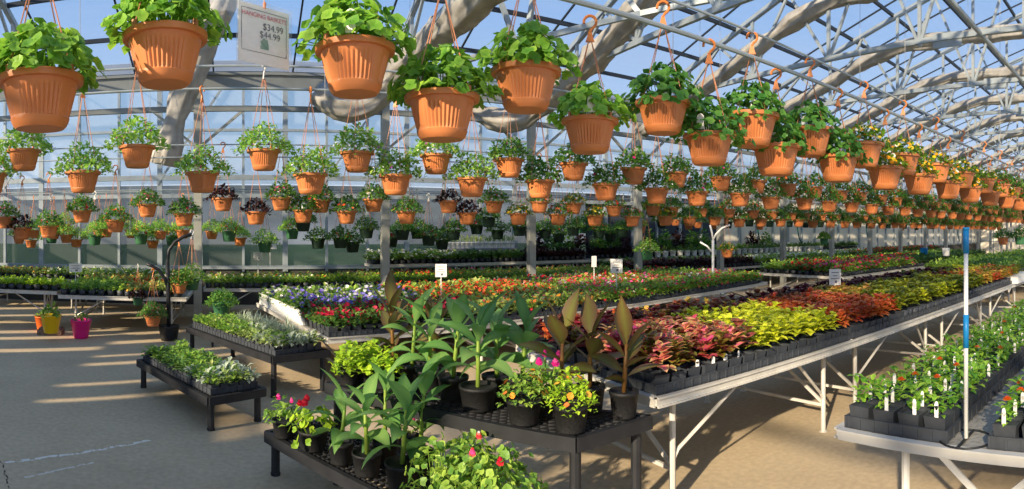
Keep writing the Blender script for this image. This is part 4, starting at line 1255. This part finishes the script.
def bed_bench(label, x0, x1, y0, y1, h, zones, where, mat='alu', legs=None):
    """zones: list of (x0, x1, y0, y1, kind, spacing)"""
    L = x1 - x0; ns = max(1, round(L / 3.2))
    for k in range(ns):
        alu_bench(label if ns == 1 else '%s, %s section from the left' % (label, nth(k)), (x0 + k * L / ns, y0), 0, L / ns - .006, y1 - y0, h, M[mat])
    pots = []
    by = {}
    for (a, b_, c, d, kd, sp) in zones:
        x = a + .08
        while x < b_ - .05:
            y = c + .08
            while y < d - .05:
                by.setdefault(kd, []).append((x + U(-.02, .02), y + U(-.02, .02), h + .075, U(0, 6.28), U(1.15, 1.6) * (.8 if x < 9 and h < .9 else 1.2), random.randrange(4))); pots.append((x, y, h + .004, 0, 1.0, 0))
                y += sp
            x += sp
    one('plant_pots', tiled('pots', [gpot], pots, M['traygrey']), 'mass of dark pots on the %s' % where, 'pots', kind='stuff')
    for kd, pl in by.items(): mass('on the %s' % where, pl, kd, h)


# left background
bed_bench('steel bench of green and red bedding behind the coloured pots', -3.15, -.9, 9.75, 12.2, .64,
          [(-3.15, -2.0, 9.75, 10.5, 'green', .17), (-2.0, -.9, 9.75, 10.5, 'yellowgreen', .17), (-2.2, -.9, 10.5, 11.2, 'orange', .17), (-3.15, -2.2, 10.5, 11.2, 'green', .17), (-3.15, -1.8, 11.2, 12.2, 'yellowgreen', .17), (-1.8, -.9, 11.2, 12.2, 'whitef', .17)], 'bench behind the coloured pots')
bed_bench('small steel bench of bright green plants by the left wall', -5.6, -3.25, 9.95, 10.7, .68, [(-5.6, -3.25, 9.95, 10.7, 'lime', .17)], 'small left bench')
bed_bench('steel bench along the left part of the side wall', -6.0, -1.0, 12.6, 13.6, .68, [(-6, -4.4, 12.6, 13.6, 'yellowgreen', .18), (-4.4, -1, 12.6, 13.6, 'whitef', .18)], 'left wall bench')
bed_bench('long steel bench of bedding plants behind the posts', -.7, 9.0, 11.3, 12.95, .65,
          [(-.7, 1.6, 11.3, 11.6, 'green', .16), (1.6, 9, 11.3, 11.75, 'green', .16), (-.7, 1.6, 11.6, 11.95, 'whitef', .16), (-.7, 3.2, 11.95, 12.3, 'yellowgreen', .16), (1.6, 5, 11.75, 11.95, 'lime', .16), (5, 9, 11.75, 12.1, 'yellowgreen', .16), (3.2, 5, 11.95, 12.5, 'orange', .16), (-.7, 3.2, 12.3, 12.9, 'impatiens', .16), (3.2, 9, 12.5, 12.9, 'impdense', .17), (5, 9, 12.1, 12.5, 'green', .16)], 'long bench behind the posts')
bed_bench('long steel bench of dark bedding far along the side wall', 9.2, 30.0, 11.4, 12.95, .70,
          [(9.2, 14, 11.4, 12.2, 'dark', .2), (14, 22, 11.4, 12.0, 'whitef', .15), (20, 30, 11.4, 12.2, 'red', .22), (9.2, 30, 12.3, 12.9, 'darkgreen', .2)], 'far wall bench')
bed_bench('steel bench of pink celosia beyond the flower bench', 11.9, 24.0, 7.0, 9.6, .68,
          [(11.9, 16.5, 7.0, 7.9, 'celosia', .14), (16.5, 24, 7.0, 8.0, 'darkgreen', .2), (11.9, 19, 8.0, 8.9, 'red', .2), (19, 24, 8, 9.5, 'green', .22), (11.9, 19, 8.9, 9.6, 'green', .2)], 'celosia bench')
bed_bench('steel bench of green bedding far down the aisle', 13.0, 30.0, 3.2, 5.4, .74,
          [(13, 18, 3.2, 4.4, 'darkgreen', .2), (18, 30, 3.2, 5.4, 'green', .24), (13, 18, 4.4, 5.4, 'green', .2)], 'far aisle bench')

bed_bench('raised steel bench of dark bedding against the side wall', 3.0, 9.0, 13.0, 13.7, 1.0,
          [(3.0, 5.2, 13.0, 13.7, 'whitef', .17), (5.2, 7.0, 13.0, 13.7, 'darkgreen', .17), (7.0, 9.0, 13.0, 13.7, 'dark', .17)], 'raised wall bench')
bed_bench('raised steel bench of mixed bedding farther along the side wall', 9.3, 24.0, 13.0, 13.7, 1.0,
          [(9.3, 12.5, 13.24, 13.7, 'dark', .2), (12.5, 16, 13.24, 13.7, 'green', .2), (16, 24, 13.24, 13.7, 'darkgreen', .2)], 'farther raised bench')

# shelf at the side wall with white pots of seedlings
sA = 13.55 * tan(alpha(443)); sB = 13.55 * tan(alpha(514))
t = thing('plant_shelf', 'grey shelf on the side wall holding a row of white pots', 'shelf', ((sA + sB) / 2, 13.55, 1.32))
g = Geo(); g.box((0, 0, 0), (sB - sA, .5, .04)); ob('board', g.mesh('board', M['greyboard']), t)
for s_ in (-1, 1):
    g = Geo(); g.box((s_ * (sB - sA) * .42, .1, -.66), (.05, .05, 1.32)); ob('leg', g.mesh('leg', M['steel']), t)
gw = round_pot(.085, .15, 'white'); gf = bush(.05, .22, 26, (.08, .14), .008, (.4, 1, 0), (.8, 1.5)).mesh('foliage', M['bedpale'])
for i in range(15):
    o = thing('potted_seedling', 'white pot of upright pale seedlings, %s along the wall shelf' % nth(i), 'seedling', (sA + .1 + i * (sB - sA - .2) / 14, 13.45, 1.34), 0, 'white pots on the wall shelf')
    ob('pot', gw, o); ob('foliage', gf, o, (0, 0, .1), U(0, 6))

gw2 = round_pot(.10, .17, 'white'); gf2 = [bush(.10, .16, 34, (.06, .09), .022).mesh('foliage', M['beddark']) for _ in range(3)]
for i in range(31):
    o = thing('potted_seedling', 'white pot of dark green leaves, %s along the edge of the farther raised bench' % nth(i), 'seedling', (11.2 + i * .31, 13.12, 1.003), 0, 'white pots on the raised bench')
    ob('pot', gw2, o); ob('foliage', gf2[i % 3], o, (0, 0, .13), U(0, 6))

# price cards on stakes
def card(px, py_top, py_bot, w_px, h_base, d, label, tilt=0):
    a = alpha(px); z1 = EYE - (py_top - HOR) * d / FOC; z0 = EYE - (py_bot - HOR) * d / FOC; w = w_px * d / FOC
    t = thing('price_card', label, 'sign', (d * sin(a), d * cos(a), h_base), -a + tilt)
    g = Geo(); g.box((0, 0, (z0 + z1) / 2 - h_base), (w, .006, z1 - z0)); ob('card', g.mesh('card', M['paper']), t)
    g = Geo(); g.box((0, .008, (z0 - h_base + .02) / 2), (.012, .008, z0 - h_base + .06)); ob('stake', g.mesh('stake', M['white']), t)
    g = Geo(); hh = z1 - z0
    for k, (f, ww) in enumerate(((.78, .6), (.58, .4), (.40, .7))): g.box((0, -.004, z0 - h_base + hh * f), (w * ww, .002, hh * .045))
    g.box((w * .08, -.004, z0 - h_base + hh * .2), (w * .2, .002, hh * .16))
    if w_px > 8: ob('printed_lines', g.mesh('printed lines', M['greyink']), t, label='small dark printing')
card(441, 264, 277, 11.5, .65, 8.4, 'white price card among the orange begonias')
card(616.5, 259, 273, 12, .65, 9.6, 'white price card above the pink impatiens')
card(835, 269, 285, 12, .85, 7.2, 'tilted white price card above the coleus', .25)
card(75.5, 263.5, 272, 13, .75, 10.6, 'white price card on the bench behind the coloured pots')
card(258, 252, 260, 9, .8, 12.2, 'small white card on the long bench behind the posts')
card(594, 256, 267, 5, .7, 11.2, 'narrow white card behind the impatiens')
card(270, 235, 249, 13, 1.0, 13.2, 'white notice near the side wall')

# ================================================================== LEFT BACKGROUND POTS AND STAND
def deco_pot(px, py, h, R, ph, mat, label, fol, cat='flower pot', h0=0):
    p = G(px, py, h0)
    o = thing('flower_pot', label, cat, (p.x, p.y, h0 + .004))
    g = Geo(); g.lathe([(R * .62, 0), (R * .66, .01), (R * .97, ph * .93), (R, ph * .935), (R, ph), (R * .93, ph), (R * .9, ph - .03), (.002, ph - .03)], 32)
    ob('pot', g.mesh('pot', M[mat], True), o); ob('foliage', fol, o, (0, 0, ph - .03))
    return o
pb = G(51, 334, 0)
g = Geo(); g.box((0, 0, .045), (.42, .30, .09)); g.box((-.12, 0, .105), (.12, .28, .03)); g.box((.12, 0, .105), (.12, .28, .03))
one('wooden_block', g.mesh('block', M['block']), 'weathered wooden block under the yellow pot', 'block', (pb.x, pb.y, 0), .1)
deco_pot(51, 333, 0, .175, .29, 'yellow', 'yellow glazed pot of leafy plants on a wooden block', mound_fine(.15, .16, 60, (.08, .13), .022, .02).mesh('foliage', M['bed']), h0=.122)
deco_pot(43, 331, 0, .15, .26, 'orangepot', 'orange pot half hidden behind the yellow pot', mound_fine(.12, .1, 40, (.06, .1), .02, .02).mesh('foliage', M['bed']), h0=0)
deco_pot(81, 338, 0, .18, .30, 'pink', 'bright magenta pot standing on the floor', mound_fine(.14, .11, 60, (.06, .1), .016, .02).mesh('foliage', M['bed']))

sp_ = G(169, 340, 0); dS = hypot(sp_.x, sp_.y)
t = thing('plant_stand', 'black iron stand with curved arms for hanging baskets', 'plant stand', (sp_.x, sp_.y, 0), -alpha(169))
def L_(px, py): return ((px - 169) * dS / FOC, 0, EYE - (py - HOR) * dS / FOC)
g = Geo(); g.tube([L_(169, 338), L_(168.5, 300), L_(167.5, 262)], .035, 8); ob('pole', g.mesh('pole', M['black'], True), t)
for pts in ([(168, 275), (167.5, 262), (169, 250), (175, 242), (184, 236.5), (192, 234.5)], [(168, 288), (165, 279), (159, 270), (152, 266), (147, 264)]):
    g = Geo(); g.tube([L_(*p) for p in pts], .028, 8); ob('arm', g.mesh('arm', M['black'], True), t)
g = Geo(); g.lathe([(.13, 0), (.135, .02), (.17, .22), (.17, .24), (.15, .24), (.03, .22)], 20); ob('base_pot', g.mesh('base', M['black'], True), t)
def hangpot(px, rim, d, kind, label, fol, blo=None, s=1.0, ww=None):
    a = alpha(px); ph = .225 * s if kind == 't' else .2 * s
    z = EYE - (rim - HOR) * d / FOC - ph
    basket((d * sin(a), d * cos(a), z), label, 'baskets on the stands', fol, blo, pot={'t': POT, 'g': POTG}[kind], soil=SOIL if kind == 't' else SOILS, hang=1 if kind == 't' else 2, s=s, zf=.18 if kind == 't' else .175)
hangpot(153, 313, dS - .1, 't', 'terracotta basket of pink flowers low on the black stand', FINED[0], PNKB[0], .92)
hangpot(179, 281, dS + .1, 't', 'terracotta basket hanging under the curved arm of the black stand', FINED[1], REDB[0], .9)
hangpot(192, 278, dS + .3, 'g', 'green hanging pot at the tip of the curved arm', FINEM[1], None, 1.0)
hangpot(138, 297, dS + .5, 'g', 'small pot of dark purple leaves left of the black stand', PURPM[0], None, .7)
pq = G(222, 318, .42)
t2 = thing('plant_stool', 'small black stool under a green pot beside the leftmost post', 'stool', (pq.x, pq.y, 0))
g = Geo(); g.box((0, 0, .40), (.36, .36, .04)); ob('seat', g.mesh('stool top', M['black']), t2)
for sx in (-1, 1):
    for sy in (-1, 1):
        g = Geo(); g.box((sx * .14, sy * .14, .19), (.035, .035, .38)); ob('leg', g.mesh('stool leg', M['black']), t2)
deco_pot(222, 318, .42, .16, .24, 'pot_green', 'green plastic pot on a small stool beside the leftmost post', FINED[2], h0=.42)

# white branching stand far back with its baskets
st = P(713, 258, 12.6)
t = thing('plant_stand', 'white branching stand with arched arms far back', 'plant stand', (st.x, st.y, 0), -alpha(713))
def L2(px, py): return ((px - 713) * 12.6 / FOC, 0, EYE - (py - HOR) * 12.6 / FOC)
g = Geo(); g.tube([(0, 0, 0), L2(713, 240)], .03, 8); ob('pole', g.mesh('pole', M['white'], True), t)
for pts in ([(713, 240), (716, 234), (722, 228), (730, 225)], [(713, 240), (712, 233), (710, 225)], [(712, 252), (707, 246), (700, 242)]):
    g = Geo(); g.tube([L2(*p) for p in pts], .022, 6); ob('arm', g.mesh('arm', M['white'], True), t)
hangpot(727, 248, 12.5, 't', 'terracotta basket of yellow flowers under the white stand', PANSM[0], YELB[0], .9)
hangpot(647, 250, 13.0, 'g', 'green pot of white flowers hanging near the fourth post', FINEM[0], WHIB[0], 1.1)
hangpot(824, 238, 19.0, 'g', 'lime green leafy ball hanging before the cream wall', GERM[0], None, 1.1)
hangpot(1003, 236, 13.5, 't', 'dark hanging bowl of trailing leaves at the far right', FINED[0], None, .9)
hangpot(1020, 236, 13.5, 'g', 'dark green hanging pot at the far right edge', FINED[1], None, 1.0)

# upright dark shrubs in pots along the back wall
for i, px in enumerate((536, 552, 566, 580, 598, 612, 624, 650, 664, 678, 692, 704, 752, 766)):
    d = 17.2 if px < 700 else 20
    a = alpha(px)
    y = min(d * cos(a), 13.2); x = y * tan(a)
    y = 13.5; x = y * tan(a)
    o = thing('potted_shrub', 'dark upright shrub in a black pot, %s along the raised back bench' % nth(i), 'shrub', (x, y, 1.0), 0, 'dark shrubs at the back')
    ob('pot', round_pot(.12, .2), o); ob('foliage', bush(.22, .62, 170, (.10, .16), .04).mesh('foliage', M['finedark' if i % 3 else 'purpleleaf']), o, (0, 0, .18))

# hoses hanging on the cream wall, bucket, jug
for i, px in enumerate((757, 797, 866, 944, 957, 1011)):
    Y = 13.7; x = Y * tan(alpha(px))
    if x > 44: x = 44
    g = Geo(); g.tube([(0, 0, 2.6), (.03, 0, 1.9), (.12, -.02, 1.5), (.5, -.05, 1.05)], .03, 6)
    one('garden_hose', g.mesh('hose', M['hose']), 'green hose hanging down the cream wall, %s from the left' % nth(i), 'hose', (x, Y, 0), group='hoses on the cream wall')
for px, py, nm, mt, lab in ((946, 250, 'jug', 'white', 'white jug standing before the cream wall'), (924, 248, 'bucket', 'blue', 'blue bucket before the cream wall')):
    p = P(px, py, 20)
    g = Geo(); g.lathe([(.10, 0), (.12, .02), (.14, .27), (.14, .28), (.12, .28), (.11, .2)], 18)
    one(nm, g.mesh(nm, M[mt], True), lab, nm, (p.x, p.y, .92))

# ================================================================== HANGING PRICE SIGN
dsn = 2.35
tl, tr, br, bl = P(236, -3, 2.2), P(290.5, 11, 2.36), P(290.5, 75, 2.36), P(236, 62, 2.2)
cS = (tl + tr + br + bl) / 4
ex = ((tr - tl) + (br - bl)) / 2; ez = ((tl - bl) + (tr - br)) / 2
wS, hS = ex.length, ez.length
ex.normalize(); ex.z = 0; ex.normalize(); ez = Vector((0, 0, 1)); ny = ez.cross(ex).normalized()
t = thing('price_sign', 'plastic sleeved price sign for hanging baskets, hung between two baskets', 'sign', cS)
t.rotation_euler = Matrix((ex, ny, ez)).transposed().to_euler()
g = Geo(); g.box((0, 0, 0), (wS * .93, .002, hS * .9)); ob('card', g.mesh('card', M['paper']), t)
g = Geo(); g.box((0, -.006, -.004), (wS * 1.02, .001, hS * 1.04)); ob('sleeve', g.mesh('sleeve', M['bag']), t, label='clear plastic sleeve')
g = Geo()
for z in (hS * .37, -hS * .27): g.box((-.0, -.002, z), (wS * .82, .0014, .0016))
for x in (-wS * .41, wS * .41): g.box((x, -.002, hS * .05), (.0016, .0014, hS * .64))
ob('printed_border', g.mesh('border', M['ink']), t, label='thin dark printed border')
def text(s_, x, z, size, mat, nm='lettering', align='CENTER'):
    cu = bpy.data.curves.new('lettering', 'FONT'); cu.body = s_; cu.size = size; cu.align_x = align; cu.align_y = 'CENTER'; cu.extrude = .0004
    cu.materials.append(M[mat])
    o = bpy.data.objects.new(nm, cu); COL.objects.link(o); o.parent = t
    o.location = (x, -.0026, z); o.rotation_euler = (pi / 2, 0, 0)
    bpy.context.view_layer.update()
    me = bpy.data.meshes.new_from_object(o.evaluated_get(bpy.context.evaluated_depsgraph_get()))
    m_ = ob(nm, me, t, o.location.copy()); m_.rotation_euler = o.rotation_euler.copy()
    bpy.data.objects.remove(o)
    return m_
text('HANGING BASKETS', 0, hS * .29, wS * .092, 'redink')['label'] = 'red heading line'
text('$34.99', wS * .16, hS * .14, wS * .14, 'ink')
text('$44.99', wS * .10, hS * .01, wS * .14, 'ink')
g = Geo(); g.disc((0, 0, 0), (0, -1, 0), wS * .085, 12, .5, .0, .25, rot=0); g.box((0, 0, -wS * .06), (wS * .15, .001, wS * .05))
ob('logo', g.mesh('logo', M['greenink']), t, (0, -.003, -hS * .12), label='green plant emblem')
g = Geo(); g.tube([(0, 0, hS * .5), (0, 0, hS * .5 + .5)], .002, 5); g.tube([(0, 0, hS * .42), (0, -.004, hS * .52)], .006, 6); ob('hanging_cord', g.mesh('cord', M['string']), t)

# ================================================================== LIGHT, SKY, CAMERA
w = bpy.data.worlds.new('sky'); sc.world = w; w.use_nodes = True
N = w.node_tree.nodes; Lk = w.node_tree.links; N.clear()
out = N.new('ShaderNodeOutputWorld'); bg = N.new('ShaderNodeBackground'); Lk.new(bg.outputs[0], out.inputs[0])
tc = N.new('ShaderNodeTexCoord'); sp = N.new('ShaderNodeSeparateXYZ'); Lk.new(tc.outputs['Generated'], sp.inputs[0])
rp = N.new('ShaderNodeValToRGB'); e = rp.color_ramp.elements
e[0].position = 0.0; e[0].color = lin((226, 232, 240)); e[1].position = .75; e[1].color = lin((84, 138, 206))
x = e.new(.18); x.color = lin((170, 200, 234)); x = e.new(.4); x.color = lin((112, 162, 220))
Lk.new(sp.outputs[2], rp.inputs[0]); Lk.new(rp.outputs[0], bg.inputs[0]); bg.inputs[1].default_value = 1.2

su = bpy.data.lights.new('sun', 'SUN'); su.energy = 8.5; su.angle = radians(.9); su.color = (1, .84, .62)
so = bpy.data.objects.new('sun', su); COL.objects.link(so)
az, el = radians(64), radians(22)
travel = Vector((cos(el) * sin(az), cos(el) * cos(az), -sin(el)))
so.rotation_euler = travel.to_track_quat('-Z', 'Y').to_euler(); so.location = (-12, -4, 9)

cam = bpy.data.cameras.new('camera'); co_ = bpy.data.objects.new('camera', cam); COL.objects.link(co_)
cam.type = 'PANO'; cam.panorama_type = 'CENTRAL_CYLINDRICAL'       # the photograph is a stitched cylindrical panorama
cam.central_cylindrical_radius = 1.0
cam.central_cylindrical_range_u_min = -512 / FOC; cam.central_cylindrical_range_u_max = 512 / FOC
cam.central_cylindrical_range_v_min = -(489 - HOR) / FOC; cam.central_cylindrical_range_v_max = HOR / FOC
co_.location = (0, 0, EYE); co_.rotation_euler = (pi / 2, 0, -alpha(512))
cam.clip_start = .05; cam.clip_end = 500
sc.camera = co_

sc.view_settings.view_transform = 'Standard'; sc.view_settings.look = 'None'
sc.view_settings.exposure = 0.0; sc.view_settings.gamma = 1.0; sc.view_settings.use_curve_mapping = False
sc.cycles.use_denoising = True
sc.cycles.transparent_max_bounces = 16
sc.cycles.max_bounces = 6
